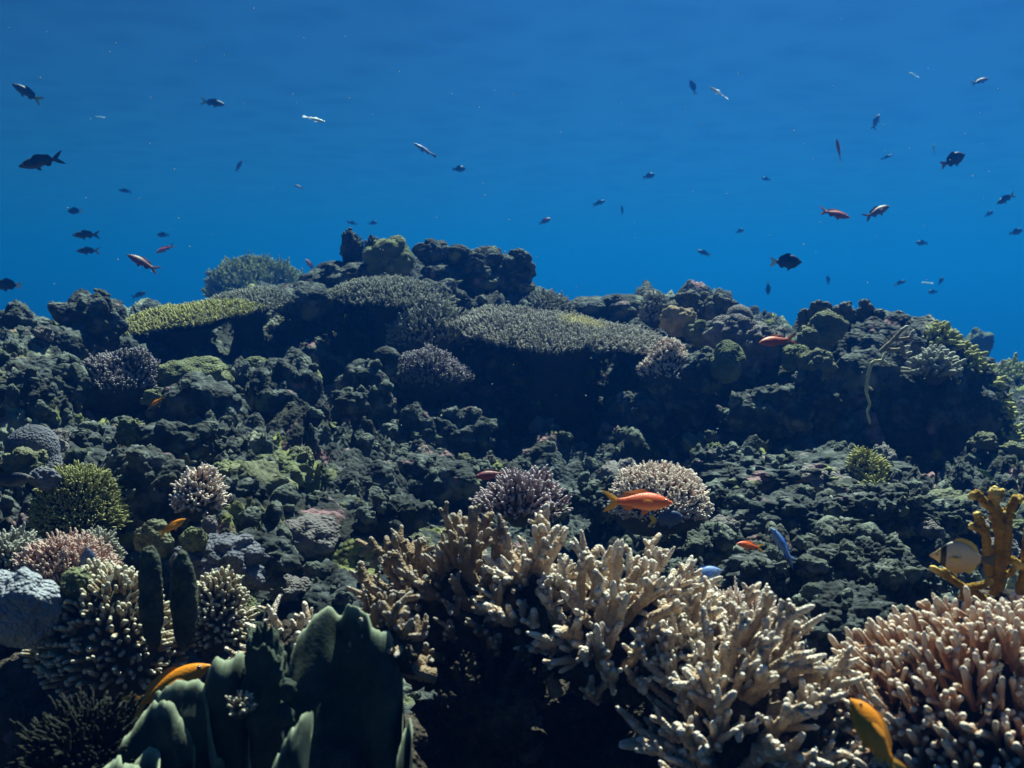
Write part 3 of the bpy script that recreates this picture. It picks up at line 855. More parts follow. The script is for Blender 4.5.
# ------------------------------------------------------------------ loose rubble over the whole flat and slope: nobody could count it
def scatter_rubble(n, seed):
    rng = np.random.default_rng(seed)
    G = TV[(TV[:, 1] > 0.9) & (TV[:, 1] < 3.6) & (np.abs(TV[:, 0] / TV[:, 1]) < 0.62)]
    R_ = np.concatenate([r[(r[:, 1] > 1.2) & (r[:, 1] < 3.2)] for r in ROCKY])
    pts = np.concatenate([G[rng.integers(0, len(G), n - n // 5)], R_[rng.integers(0, len(R_), n // 5)]])
    g = Geo()
    v, t = ico(3)
    shapes = []
    for k in range(10):
        p = v * rng.uniform(0.6, 1.3, 3)
        p = p * (1 + 0.32 * fbm(v * 1.5 + k * 7, k, 3) + 0.42 * lumps(v + k, 0.6, k))[:, None]
        shapes.append(p)
    for i in range(n):
        d = pts[i, 1]
        r = 0.0075 * d ** 0.5 * min(1.9, math.exp(rng.normal(0, 0.40)))
        a = rng.uniform(0, 6.28)
        R = np.array(Matrix.Rotation(a, 3, Vector(rng.normal(0, 1, 3))))
        g.add(shapes[i % 10] @ R.T * r + pts[i], t=t)
    # broken branch pieces
    m = n // 9
    c = np.concatenate([G[rng.integers(0, len(G), m - m // 3)], R_[rng.integers(0, len(R_), m // 3)]]) + np.array([0, 0, 0.004])
    dr = norm(rng.normal(0, 1, (m, 3)) * np.array([1, 1, 0.6]) + np.array([0, 0, .25]))
    g.add(*fingers(c, dr, 0.020, 0.0042, rng, 7, 5, wob=0.3, bump=0.12, seed=seed))
    o = g.build('coral_rubble', M['rubble'])
    o["kind"] = "stuff"
scatter_rubble(3000, 5)

# ------------------------------------------------------------------ staghorn thicket in the foreground
def stag_branch(p0, p1, r, rng, seed, nlets, up=0.3):
    g = Geo()
    L = np.linalg.norm(p1 - p0)
    ax = (p1 - p0) / L
    K = 26
    f, rp = taper(K, 1.3, 0.44)
    bend = rng.normal(0, 0.05, 3) * L
    path = p0 + f[:, None] * (p1 - p0) + (4 * f * (1 - f))[:, None] * bend
    g.add(*tubes(path[None], (rp * r)[None], 12, 0.10, seed, tip=f))
    if nlets:
        s = rng.uniform(0.25, 0.85, nlets)
        base = np.stack([np.interp(s, f, path[:, c]) for c in range(3)], 1)
        rd = norm(rng.normal(0, 1, (nlets, 3)))
        rd = norm(rd - (rd @ ax)[:, None] * ax)
        dr = norm(rd * 0.75 + ax * 0.9 + np.array([0, 0, up]))
        Ls = rng.uniform(0.24, 0.48, nlets) * L * (1.1 - s * 0.6)
        g.add(*fingers(base, dr, Ls, r * 1.0, rng, 10, 13, wob=0.07, bump=0.10, taper_to=0.45, seed=seed + 1))
        m = nlets * 2
        s = rng.uniform(0.2, 0.95, m)
        base = np.stack([np.interp(s, f, path[:, c]) for c in range(3)], 1)
        rd = norm(rng.normal(0, 1, (m, 3)))
        g.add(*fingers(base, norm(rd + ax), r * 2.2, r * 0.5, rng, 6, 5, seed=seed + 2))
    return g

def staghorn(px, py, d, w, h, dep, label, seed, m, n=40, r=0.0058, blen=0.11, zmin=0.0, up=0.18, lean=(0, 0, 0), nl=(2, 5), skip=None):
    rng = np.random.default_rng(seed)
    o = P(px, py, d)
    a, c = pxm(w, d) / 2, pxm(h, d)
    root = thing('staghorn_coral', label, 'coral', o)
    pts, nr = dome_points(n, a, dep, c, zmin, rng)
    pts = pts * rng.uniform(0.80, 1.12, (n, 1))
    for k in range(n):
        dr = norm(nr[k] * (1 - up) + np.array([0, 0, up]) + np.array(lean) + rng.normal(0, 0.13, 3))
        L = blen * rng.uniform(0.7, 1.25)
        p1 = pts[k]
        p0 = p1 - dr * L
        stag_branch(p0, p1, r * rng.uniform(0.8, 1.15), rng, seed * 100 + k * 3, int(rng.integers(*nl))).build('branch', M[m], root)
    v, t = rock_verts(a * 0.55, dep * 0.45, c * 0.42, seed, sub=5, mid=.4, small=.25)
    v[:, 2] = np.where(v[:, 2] < 0, v[:, 2] * 1.5, v[:, 2])
    link('base', mesh('base', v, tris=t), M['dead'], root)
    return root

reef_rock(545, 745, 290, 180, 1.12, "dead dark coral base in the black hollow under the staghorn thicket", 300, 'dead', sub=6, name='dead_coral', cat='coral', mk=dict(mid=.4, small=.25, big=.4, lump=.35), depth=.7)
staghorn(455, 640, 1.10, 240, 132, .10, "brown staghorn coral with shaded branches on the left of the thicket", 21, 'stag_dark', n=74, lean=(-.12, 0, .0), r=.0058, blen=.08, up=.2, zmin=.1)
staghorn(625, 652, 1.03, 235, 126, .13, "tall bright tan staghorn coral in the middle of the thicket", 22, 'stag', n=74, zmin=.0, lean=(.15, -.05, .05), r=.0062, blen=.095)
staghorn(752, 756, 0.90, 235, 165, .12, "pinkish tan staghorn coral on the lower right of the thicket", 23, 'stag', n=84, zmin=.0, lean=(.25, -.05, .05), r=.0058, blen=.095)
staghorn(535, 622, 1.06, 150, 104, .08, "brown and tan staghorn coral joining the dark and bright parts of the thicket", 27, 'stag', n=34, r=.0058, blen=.085, zmin=.1)
staghorn(700, 668, 0.98, 130, 84, .08, "low tan staghorn coral beside the bright blue fish", 28, 'stag', n=34, r=.0056, blen=.08, zmin=.05, lean=(.2, -.05, 0))
staghorn(490, 716, 1.0, 150, 84, .05, "dark broken coral stubs inside the black hollow", 29, 'dead', n=22, r=.005, blen=.06, nl=(1, 3), zmin=.05)
staghorn(285, 652, 0.98, 130, 62, .06, "stray staghorn branches behind the tallest green plate", 24, 'stag', n=11, lean=(-.2, 0, 0), blen=.085, nl=(1, 3))
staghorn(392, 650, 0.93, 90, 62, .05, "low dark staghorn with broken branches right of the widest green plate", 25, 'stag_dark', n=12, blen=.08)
staghorn(826, 768, 0.92, 90, 80, .06, "small pale staghorn behind the orange fish at the bottom", 26, 'stag', n=20, blen=.07, r=.0048)
bush(520, 470, 84, 38, 1.42, "violet bushy coral behind the top of the staghorn thicket", 301, 'purple', n=420, flen=0.014, fr=0.0024, forks=1, nseg=7, core=.9, zmin=-.1, irr=.35)
bush(660, 466, 100, 46, 1.62, "pink domed coral behind the big orange fish", 302, 'pink', n=1700, flen=0.009, fr=0.0019, forks=1, zmin=.0, up=.15, core=.95, irr=.14)
bush(738, 586, 110, 100, 1.10, "fine pale pink coral bush behind the staghorn on the right", 303, 'pink', n=900, flen=0.018, fr=0.0016, forks=2, zmin=-.05, up=.1, core=.9)
bush(846, 672, 70, 40, 1.02, "fine pink tipped coral tuft above the orange fish at the bottom", 304, 'salmon', n=260, flen=0.014, fr=0.0016, forks=1)
lobed(862, 664, 26, 24, 1.08, "little whitish lumpy coral at the left foot of the finger coral", 305, 'mass_pale', amp=.4, lobe=.4, sub=4)

# ------------------------------------------------------------------ pink finger coral, bottom right
def finger_colony(px, py, w, h, d, dep, label, seed, m, n, L, r, own=100, tilt=(-.25, -.05, .45)):
    rng = np.random.default_rng(seed)
    o = P(px, py, d)
    a, c = pxm(w, d) / 2, pxm(h, d)
    root = thing('finger_coral', label, 'coral', o)
    pts, nr = dome_points(n, a, dep, c, -0.15, rng)
    keep = nr[:, 1] < 0.55
    pts, nr = pts[keep], nr[keep]
    pts = pts * (1 + 0.07 * fbm(nr * 3, seed, 3))[:, None]
    n = len(pts)
    dr = norm(nr * 0.75 + np.array(tilt) + rng.normal(0, 0.15, (n, 3)))
    order = np.argsort(pts[:, 1] - 0.3 * pts[:, 2])
    def piece(ids, s):
        g = Geo()
        k = len(ids)
        p0 = pts[ids] - dr[ids] * L * 0.55
        g.add(*fingers(p0, dr[ids], L * 1.1, r, rng, 9, 10, wob=.08, bump=.045, taper_to=.85, seed=s))
        for q in range(2):
            s0 = p0 + dr[ids] * (L * rng.uniform(.35, .7, (k, 1)))
            d2 = norm(dr[ids] + rng.normal(0, .5, (k, 3)))
            g.add(*fingers(s0, d2, L * .42, r * .9, rng, 8, 8, wob=.08, bump=.045, taper_to=.9, seed=s + 1 + q))
        return g
    for k in range(min(own, n)):
        piece(order[k:k + 1], seed * 100 + k * 4).build('branch', M[m], root)
    if n > own:
        b = piece(order[own:], seed).build('branches', M[m], root)
        b["kind"] = "stuff"
    v, t = ico(4)
    link('base', mesh('base', v * np.array([a, dep, c]) * .86, tris=t), M['dead'], root)
    return root
finger_colony(976, 790, 310, 172, 0.90, .13, "large pink finger coral with pale tips filling the bottom right corner", 31, 'finger', 860, .043, .0033)
finger_colony(1050, 690, 130, 90, 0.98, .08, "pink finger coral rising at the right edge under the orange antler coral", 32, 'finger', 260, .040, .0033)

# ------------------------------------------------------------------ orange fire coral
antler([[(997, 590), (998, 563), (1000, 531), (994, 506), (995, 487)], [(1000, 512), (985, 503), (977, 493), (969, 498)], [(994, 506), (1003, 489)],
        [(1005, 560), (1006, 527), (1010, 510), (1016, 498), (1022, 500)], [(990, 575), (987, 553), (986, 533), (978, 517), (977, 512)], [(985, 532), (976, 527), (969, 526)],
        [(994, 595), (1001, 566), (1009, 558), (1024, 568)], [(985, 600), (962, 586), (945, 575), (930, 567)], [(962, 600), (966, 588), (981, 586), (997, 577)], [(1020, 600), (1026, 560), (1030, 520)],
        [(997, 550), (1008, 541), (1011, 533)], [(996, 522), (989, 516)], [(1008, 520), (1003, 511)], [(1000, 577), (1011, 573), (1016, 565)], [(950, 578), (944, 568)]],
       [6.8, 5.0, 4.2, 5.6, 5.0, 4.2, 5.2, 4.4, 4.6, 6, 4.0, 3.4, 3.4, 4.0, 3.2], 1.04, "orange brown antler shaped fire coral at the right edge", 'fire', name='fire_coral', seed=400, knob=.16)
lobed(1000, 610, 60, 40, 1.07, "dark knob of rock under the orange antler coral", 401, 'dead')

# ------------------------------------------------------------------ green plate corals, bottom left
def frond(top, bottom, d, seed, root, thick=0.0026, bow=0.02, lean=0.02, curl=0.010, pleat=0.010, soft=6, m='plate', name='frond'):
    rng = np.random.default_rng(seed)
    o = root.location
    T = np.array(top, float)
    T[:, 1] += 14
    nu, nv = 90, 40
    s = np.concatenate([[0], np.cumsum(np.linalg.norm(np.diff(T, axis=0), axis=1))])
    u = np.linspace(0, s[-1], nu)
    tx, ty = np.interp(u, s, T[:, 0]), np.interp(u, s, T[:, 1])
    for _ in range(soft):
        tx[1:-1] = .25 * tx[:-2] + .5 * tx[1:-1] + .25 * tx[2:]
        ty[1:-1] = .25 * ty[:-2] + .5 * ty[1:-1] + .25 * ty[2:]
    wv = 2.0 * np.sin(u * .17 + seed) + 1.2 * np.sin(u * .37 + seed * 2) + 0.5 * np.sin(u * .9 + seed)
    ty = ty - wv
    mid = T[:, 0].mean()
    bx = mid + (tx - mid) * 1.15
    V = 1 - (1 - np.linspace(0, 1, nv)) ** 1.8
    F, B, tip = [], [], []
    tt = np.linspace(0, 1, nu)
    for v in V:
        for i in range(nu):
            px = bx[i] + (tx[i] - bx[i]) * v
            py = bottom + (ty[i] - bottom) * v
            F.append(P(px, py, d))
            e = min(1.0, (1 - v) * (bottom - ty[i]) / 6.0, min(tt[i], 1 - tt[i]) * s[-1] / 6.0)
            dpx = min((1 - v) * (bottom - ty[i]), min(tt[i], 1 - tt[i]) * s[-1])
            tip.append(0.75 * max(0.0, 1 - dpx / 26.0) ** 1.4 + 0.35 * max(0.0, 1 - dpx / 5.0))  # pale growing margin, widened to carry the sunlit top band in colour
            B.append(math.sqrt(max(0.0, 1 - (1 - e) ** 2)))
    F = np.array([f[:] for f in F]) - np.array(o[:])
    e = np.array(B)
    vv = np.repeat(V, nu)
    uu = np.tile(tt, nv)
    off = bow * np.sin(uu * math.pi * 1.0) * vv + lean * vv * pxm(bottom - ty.mean(), d) + 0.010 * fbm(np.stack([uu * 3, vv * 2, 0 * uu + seed], 1), seed, 3)
    F[:, 1] += off + curl * vv ** 9 + pleat * np.sin(uu * 15 + seed + 1.5 * vv) * (.25 + .75 * vv) + 0.003 * np.sin(uu * 29 + seed * 3) * vv ** 3
    tn = thick * (1 + .25 * fbm(np.stack([uu * 5, vv * 5, 0 * uu + seed], 1), seed + 3, 2)) * e
    front, back = F.copy(), F.copy()
    front[:, 1] -= tn
    back[:, 1] += tn
    j, i = np.meshgrid(np.arange(nv - 1), np.arange(nu - 1), indexing='ij')
    a = (j * nu + i).ravel()
    q = np.stack([a, a + 1, a + nu + 1, a + nu], 1)
    g = Geo()
    g.add(front, q, tip=tip)
    g.add(back, q[:, ::-1], tip=tip)
    return g.build(name, M[m], root)

def plates(label, fr, name='plate_coral'):
    f0 = fr[0]
    o = P(sum(t[0] for t in f0[0]) / len(f0[0]), f0[1], f0[2])
    root = thing(name, label, 'coral', o)
    for k, (top, bot, d, kw) in enumerate(fr):
        frond(top, bot, d, 7 + k * 3 + int(top[0][0]), root, **kw)
    return root
plates("wide dark green plate coral with a wavy pale rim left of the black hollow", [
    ([(282, 720), (284, 660), (289, 640), (297, 624), (307, 615), (318, 613), (325, 617), (329, 626), (333, 617), (342, 606), (352, 603), (361, 606), (367, 613), (371, 624), (376, 620), (384, 626), (391, 642), (397, 664), (404, 720)], 830, .88, dict(bow=.03, pleat=.020, soft=3))])
reef_rock(266, 712, 40, 158, .868, "knobby dark green column between the tall plate and the widest plate", 410, 'plate', name='knobby_coral', cat='coral', depth=.22, mk=dict(big=.3, mid=.45, small=.25, lump=.3))
lobed(287, 690, 18, 22, .85, "small smooth nodule on the left edge of the widest plate", 411, 'plate', sub=4, amp=.2)
lobed(284, 716, 20, 24, .845, "slightly larger nodule low on the left edge of the widest plate", 412, 'plate', sub=4, amp=.3)
bush(240, 690, 26, 26, .84, "tiny pale coral sprig in front of the tall dark plate coral", 413, 'cream', n=40, flen=.006, fr=.0015, forks=1)
plates("tall dark green upright plate coral in front of the stray staghorn branches", [
    ([(184, 760), (192, 700), (197, 672), (203, 660), (210, 652), (217, 652), (222, 658), (227, 650), (234, 651), (239, 662), (241, 680), (244, 700), (250, 760)], 840, .852, dict(bow=.02))])
plates("lobed green plate coral with three overlapping fronds at the bottom left", [
    ([(122, 760), (136, 712), (142, 694), (154, 684), (168, 676), (186, 673), (195, 682), (204, 702), (220, 770)], 850, .845, dict(bow=.015)),
    ([(104, 780), (114, 738), (122, 724), (134, 710), (147, 699), (159, 693), (167, 702), (176, 722), (196, 780)], 850, .825, dict(bow=.015)),
    ([(112, 800), (122, 768), (133, 751), (146, 747), (157, 756), (170, 774), (186, 800)], 860, .805, dict(bow=.01)),
    ([(66, 800), (88, 771), (104, 760), (122, 757), (132, 770), (142, 800)], 860, .79, dict(bow=.01))])
plates("sharp green blade of plate coral with a bright edge in front of the widest plate", [
    ([(266, 790), (269, 758), (281, 734), (298, 707), (302, 712), (303, 740), (301, 790)], 830, .74, dict(bow=.01, thick=.0022))])
plates("small green blade of plate coral at the left of the black hollow", [
    ([(394, 790), (397, 745), (403, 722), (407, 714), (411, 725), (411, 790)], 830, .78, dict(bow=.006, thick=.0022))])
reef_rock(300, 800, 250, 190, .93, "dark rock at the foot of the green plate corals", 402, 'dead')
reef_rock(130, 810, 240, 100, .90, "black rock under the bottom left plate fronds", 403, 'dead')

# ------------------------------------------------------------------ fish
def fish_mat(name, back, belly, head=None, tail=None, rough=0.45, zr=0.16, bands=None):
    m = bpy.data.materials.new(name)
    m.use_nodes = True
    t = m.node_tree
    N, L = t.nodes, t.links
    b = N["Principled BSDF"]
    b.inputs["Roughness"].default_value = rough
    b.inputs["Specular IOR Level"].default_value = 0.35
    co = N.new("ShaderNodeTexCoord")
    sx = N.new("ShaderNodeSeparateXYZ")
    L.new(co.outputs["Object"], sx.inputs[0])
    mr = N.new("ShaderNodeMapRange")
    mr.inputs[1].default_value = -zr * .9
    mr.inputs[2].default_value = zr * .4
    L.new(sx.outputs["Z"], mr.inputs[0])
    r = N.new("ShaderNodeValToRGB")
    r.color_ramp.elements[0].color = (*belly, 1)
    r.color_ramp.elements[1].color = (*back, 1)
    L.new(mr.outputs[0], r.inputs[0])
    out = r.outputs[0]
    stops = bands or ([(-.30, tail, 1), (-.12, tail, 0)] if tail else []) + ([(.30, head, 0), (.42, head, 1)] if head else [])
    for i in range(0, len(stops), 2):
        (x0, c, a0), (x1, _, a1) = stops[i], stops[i + 1]
        q = N.new("ShaderNodeMapRange")
        q.interpolation_type = 'SMOOTHSTEP'
        q.inputs[1].default_value, q.inputs[2].default_value = x0, x1
        q.inputs[3].default_value, q.inputs[4].default_value = a0, a1
        L.new(sx.outputs["X"], q.inputs[0])
        mx = N.new("ShaderNodeMix")
        mx.data_type = 'RGBA'
        L.new(q.outputs[0], mx.inputs[0])
        L.new(out, mx.inputs[6])
        mx.inputs[7].default_value = (*c, 1)
        out = mx.outputs[2]
    nz = N.new("ShaderNodeTexNoise")
    nz.inputs["Scale"].default_value = 30
    L.new(co.outputs["Object"], nz.inputs[0])
    mm = N.new("ShaderNodeMix")
    mm.data_type = 'RGBA'
    mm.blend_type = 'MULTIPLY'
    mm.inputs[0].default_value = 0.35
    L.new(out, mm.inputs[6])
    L.new(nz.outputs["Color"], mm.inputs[7])
    L.new(mm.outputs[2], b.inputs["Base Color"])
    vo = N.new("ShaderNodeTexVoronoi")
    vo.inputs["Scale"].default_value = 55
    L.new(co.outputs["Object"], vo.inputs[0])
    bp = N.new("ShaderNodeBump")
    bp.inputs["Strength"].default_value = 0.15
    bp.inputs["Distance"].default_value = 0.004
    L.new(vo.outputs["Distance"], bp.inputs["Height"])
    L.new(bp.outputs[0], b.inputs["Normal"])
    return m

def plain(name, c, rough=.5):
    m = bpy.data.materials.new(name)
    m.use_nodes = True
    t = m.node_tree
    b = t.nodes["Principled BSDF"]
    b.inputs["Roughness"].default_value = rough
    co = t.nodes.new("ShaderNodeTexCoord")
    nz = t.nodes.new("ShaderNodeTexNoise")
    nz.inputs["Scale"].default_value = 40
    t.links.new(co.outputs["Object"], nz.inputs[0])
    r = t.nodes.new("ShaderNodeValToRGB")
    r.color_ramp.elements[0].color = (*[x * .75 for x in c], 1)
    r.color_ramp.elements[1].color = (*[min(1, x * 1.2) for x in c], 1)
    t.links.new(nz.outputs["Fac"], r.inputs[0])
    t.links.new(r.outputs[0], b.inputs["Base Color"])
    return m

DARK = (0.03, 0.03, 0.04)
FM = {   # body, fins, tail
    'orange': (fish_mat("orange_scales", (0.90, 0.11, 0.008), (0.90, 0.30, 0.10)), plain("orange_fin", (0.8, 0.22, .02)), plain("orange_yellow_tail", (0.85, 0.36, .02))),
    'gold': (fish_mat("gold_scales", (0.95, 0.31, 0.010), (0.95, 0.34, 0.02)), plain("gold_fin", (0.75, .28, .02)), plain("gold_tail", (0.75, .33, .03))),
    'red': (fish_mat("dull_red_scales", (0.60, 0.07, 0.02), (0.5, 0.12, 0.06)), plain("red_fin", (.45, .09, .03)), plain("red_tail", (.6, .14, .03))),
    'maroon': (fish_mat("maroon_scales", (0.22, 0.03, 0.05), (0.28, 0.07, 0.08)), plain("maroon_fin", (.14, .04, .06)), plain("maroon_tail", (.22, .06, .06))),
    'pink': (fish_mat("pinkish_scales", (0.28, 0.10, 0.09), (0.40, 0.24, 0.24)), plain("pink_fin", (.3, .14, .14)), plain("pink_tail", (.4, .16, .13))),
    'dark': (fish_mat("dark_scales", (0.045, 0.05, 0.07), (0.09, 0.10, 0.12)), plain("dark_fin", (.02, .02, .03)), plain("dark_tail", (.06, .06, .07))),
    'whitetail': (fish_mat("black_scales", (0.012, 0.013, 0.02), (0.03, 0.03, 0.04)), plain("black_fin", (.012, .012, .02)), plain("white_tail", (.75, .75, .75))),
    'orangetail': (fish_mat("dusky_scales", (0.03, 0.025, 0.03), (0.07, 0.05, 0.06)), plain("dusky_fin", (.03, .025, .03)), plain("dull_orange_tail", (.45, .16, .08))),
    'yellowtail': (fish_mat("slate_scales", (0.04, 0.045, 0.06), (0.10, 0.09, 0.07)), plain("slate_fin", (.06, .06, .05)), plain("yellow_tail", (.55, .45, .05))),
    'pale': (fish_mat("silvery_scales", (0.70, 0.72, 0.75), (0.92, 0.92, 0.92), rough=.25), plain("silvery_fin", (.6, .62, .65)), plain("silvery_tail", (.7, .7, .72))),
    'blue': (fish_mat("bright_blue_scales", (0.14, 0.30, 0.75), (0.45, 0.58, 0.82)), plain("blue_fin", (.03, .12, .5)), plain("blue_tail", (.15, .25, .5))),
    'steel': (fish_mat("steel_blue_scales", (0.06, 0.09, 0.20), (0.12, 0.15, 0.25)), plain("steel_fin", (.06, .09, .2)), plain("lemon_tail", (.7, .45, .03))),
    'butter': (fish_mat("striped_oval_scales", (0.52, 0.50, 0.42), (0.50, 0.27, 0.08), bands=[(.24, (.015, .012, .01), 0), (.26, (.015, .012, .01), 1), (.33, (.75, .55, .25), 0), (.345, (.75, .55, .25), 1), (-.30, (.02, .015, .01), 1), (-.28, (.02, .015, .01), 0)], zr=.26),
               plain("butter_fin", (.45, .33, .08)), plain("butter_tail", (.03, .03, .02))),
    'green': (fish_mat("green_scales", (0.05, 0.16, 0.06), (0.25, 0.35, 0.16)), plain("green_fin", (.08, .2, .08)), plain("green_tail", (.15, .25, .1))),
}
EYE = plain("fish_eye", (.012, .012, .012), .15)
IRIS = plain("fish_iris", (.30, .22, .12), .3)

SHAPES = {   # upper edge, lower edge (fractions of the length) along the body; width factor; tail: (fork depth, span)
    'anthias': ([.012, .075, .115, .138, .145, .135, .112, .082, .055, .045], [-.012, -.055, -.09, -.115, -.122, -.115, -.094, -.068, -.048, -.04], .50, (.62, .30)),
    'damsel': ([.012, .10, .165, .20, .215, .205, .175, .125, .075, .055], [-.012, -.085, -.15, -.19, -.20, -.19, -.16, -.115, -.07, -.05], .42, (.35, .26)),
    'slim': ([.01, .045, .07, .085, .09, .085, .075, .058, .042, .034], [-.01, -.04, -.062, -.078, -.082, -.078, -.066, -.052, -.04, -.032], .65, (.25, .15)),
    'oval': ([.015, .07, .16, .235, .27, .275, .26, .21, .12, .055], [-.015, -.055, -.13, -.20, -.24, -.25, -.24, -.19, -.11, -.05], .26, (.10, .18)),
}
def fin(outline, th, base=None):
    """a thin fin: outline in the x, z plane, star shaped about base, slightly lens shaped"""
    o = np.array(outline, float)
    b = np.array(base if base is not None else o.mean(0))
    n = len(o)
    V = [(b[0], -th, b[1]), (b[0], th, b[1])] + [(x, 0, z) for x, z in o]
    T = []
    for i in range(n):
        j = (i + 1) % n
        T += [(0, 2 + i, 2 + j), (1, 2 + j, 2 + i)]
    return np.array(V), T

_fishmesh = {}
def fish_meshes(shape):
    if shape in _fishmesh: return _fishmesh[shape]
    up, lo, wf, (fork, span) = SHAPES[shape]
    n, ns = 26, 16
    xs = np.linspace(0, 1, n)
    s = np.linspace(0, 1, len(up))
    u, l = np.interp(xs, s, up), np.interp(xs, s, lo)
    for a in (u, l):
        a[1:-1] = .25 * a[:-2] + .5 * a[1:-1] + .25 * a[2:]
    X = 0.5 - 0.8 * xs
    ang = np.linspace(0, 2 * np.pi, ns, endpoint=False)
    V = []
    for k in range(n):
        mid, hh = (u[k] + l[k]) / 2, (u[k] - l[k]) / 2
        w = hh * wf * (1.25 - .75 * xs[k])
        for a in ang:
            V.append((X[k], w * np.cos(a) * (1 - .25 * abs(np.sin(a)) ** 3), mid + hh * np.sin(a)))
    V += [(0.508, 0, (u[0] + l[0]) / 2), (X[-1] - .005, 0, (u[-1] + l[-1]) / 2)]
    Q, T = [], []
    for k in range(n - 1):
        for j in range(ns):
            j2 = (j + 1) % ns
            Q.append((k * ns + j, k * ns + j2, (k + 1) * ns + j2, (k + 1) * ns + j))
    for j in range(ns):
        j2 = (j + 1) % ns
        T.append((n * ns, j2, j))
        T.append((n * ns + 1, (n - 1) * ns + j, (n - 1) * ns + j2))
    R = {'body': mesh('body', V, Q, T)}
    sp2 = span / 2
    tail = [(-.27, .040), (-.34, sp2 * .62), (-.44, sp2 * .95), (-.52, sp2 * 1.08), (-.5 + .0 + .2 * fork * .5, sp2 * .42), (-.5 + .2 * fork, 0),
            (-.5 + .2 * fork * .5, -sp2 * .42), (-.52, -sp2 * 1.08), (-.44, -sp2 * .95), (-.34, -sp2 * .62), (-.27, -.040)]
    v, t = fin(tail, .008, (-.30, 0))
    R['tail_fin'] = mesh('tail_fin', v, tris=t, smooth=False)
    def at(arr, x): return float(np.interp(.5 - x, .8 * xs, arr))
    tops = [.22, .14, .06, -.02, -.10, -.17, -.22]
    hgt = [.0, .05, .06, .055, .06, .065, .0]
    out = [(x, at(u, x) - .012) for x in tops] + [(x - .03, at(u, x) + h * (1.0 if shape != 'slim' else .6)) for x, h in list(zip(tops, hgt))[::-1]]
    v, t = fin(out, .006, (-.0, at(u, 0) + .008))
    R['dorsal_fin'] = mesh('dorsal_fin', v, tris=t, smooth=False)
    bots = [-.04, -.10, -.16, -.21]
    hb = [.0, .06, .06, .0]
    out = [(x, at(l, x) + .012) for x in bots] + [(x - .03, at(l, x) - h * (1.0 if shape != 'slim' else .6)) for x, h in list(zip(bots, hb))[::-1]]
    v, t = fin(out, .006, (-.12, at(l, -.12) - .008))
    R['anal_fin'] = mesh('anal_fin', v, tris=t, smooth=False)
    v, t = fin([(.15, at(l, .15) + .015), (.12, at(l, .12) - .035), (.04, at(l, .06) - .085), (.05, at(l, .05) + .012)], .005)
    R['pelvic_fin'] = mesh('pelvic_fin', v, tris=t, smooth=False)
    w0 = at((u - l) / 2, .2) * wf * 1.05
    v, t = fin([(.21, -.01), (.16, .025), (.06, .012), (.03, -.03), (.08, -.05), (.18, -.035)], .004)
    for nm, sgn in (('pectoral_fin', -1), ('pectoral_fin_far', 1)):
        p = v.copy()
        p[:, 1] = sgn * (w0 * .97 + (.21 - p[:, 0]) * .30) + p[:, 1]
        R[nm] = mesh('pectoral_fin', p, tris=t, smooth=False)
    ev, et = ico(2)
    ex, ez = .395, (at(u, .395) * .42 + at(l, .395) * .05)
    k = .5 - ex
    hh = (at(u, ex) - at(l, ex)) / 2
    wy = hh * wf * (1.25 - .75 * k / .8)
    re = .026 if shape != 'oval' else .024
    for nm, sgn in (('eye', -1), ('eye_far', 1)):
        c = np.array([ex, sgn * wy * .86, ez])
        R[nm] = mesh('eye', ev * np.array([re, re * .5, re]) + c, tris=et)
        R[nm + '_pupil'] = mesh('pupil', ev * np.array([re * .58, re * .45, re * .58]) + c + np.array([0, sgn * re * .2, 0]), tris=et)
    _fishmesh[shape] = R
    return R

def fish(px, py, lpx, ang, shape, col, label, L=None, d=None, yaw=0.0, cat='fish', roll=None):
    L = L or (0.135 if shape == 'anthias' else 0.115)
    d = d or min(11.0, max(1.6, FPX * L / lpx))
    L = pxm(lpx, d)
    c = P(px, py, d)
    root = thing(dict(oval='butterflyfish', slim='wrasse', damsel='damselfish', anthias='anthias')[shape], label, cat, c)
    th = math.radians(ang)
    right = math.cos(th) >= 0
    if roll is None:
        roll = (-28 if right else 28) if col in ('orange', 'red', 'gold', 'pink', 'maroon', 'blue') else 0
    pit = math.asin(max(-1, min(1, math.sin(th))))
    Rm = Matrix.Rotation((0 if right else math.pi) + math.radians(yaw), 4, 'Z') @ Matrix.Rotation(-pit, 4, 'Y') @ Matrix.Rotation(math.radians(roll), 4, 'X')
    root.rotation_euler = Rm.to_euler()
    root.scale = (L, L, L)
    R = fish_meshes(shape)
    bm_, fm, tm = FM[col]
    parts = [('body', bm_), ('tail_fin', tm), ('dorsal_fin', fm), ('anal_fin', fm)]
    if lpx > 13: parts += [('pelvic_fin', fm), ('pectoral_fin', fm), ('pectoral_fin_far', fm)]
    eyes = [('eye', IRIS), ('eye_far', IRIS)] if lpx > 18 else []
    for nm, m in parts + eyes:
        o = bpy.data.objects.new(nm.replace('_far', ''), R[nm])
        if not R[nm].materials: R[nm].materials.append(m)
        COL.objects.link(o)
        o.parent = root
        o.material_slots[0].link = 'OBJECT'
        o.material_slots[0].material = m
        if nm.startswith('eye'):
            q = bpy.data.objects.new('pupil', R[nm + '_pupil'])
            COL.objects.link(q)
            if not R[nm + '_pupil'].materials: R[nm + '_pupil'].materials.append(EYE)
            q.parent = o
    return root

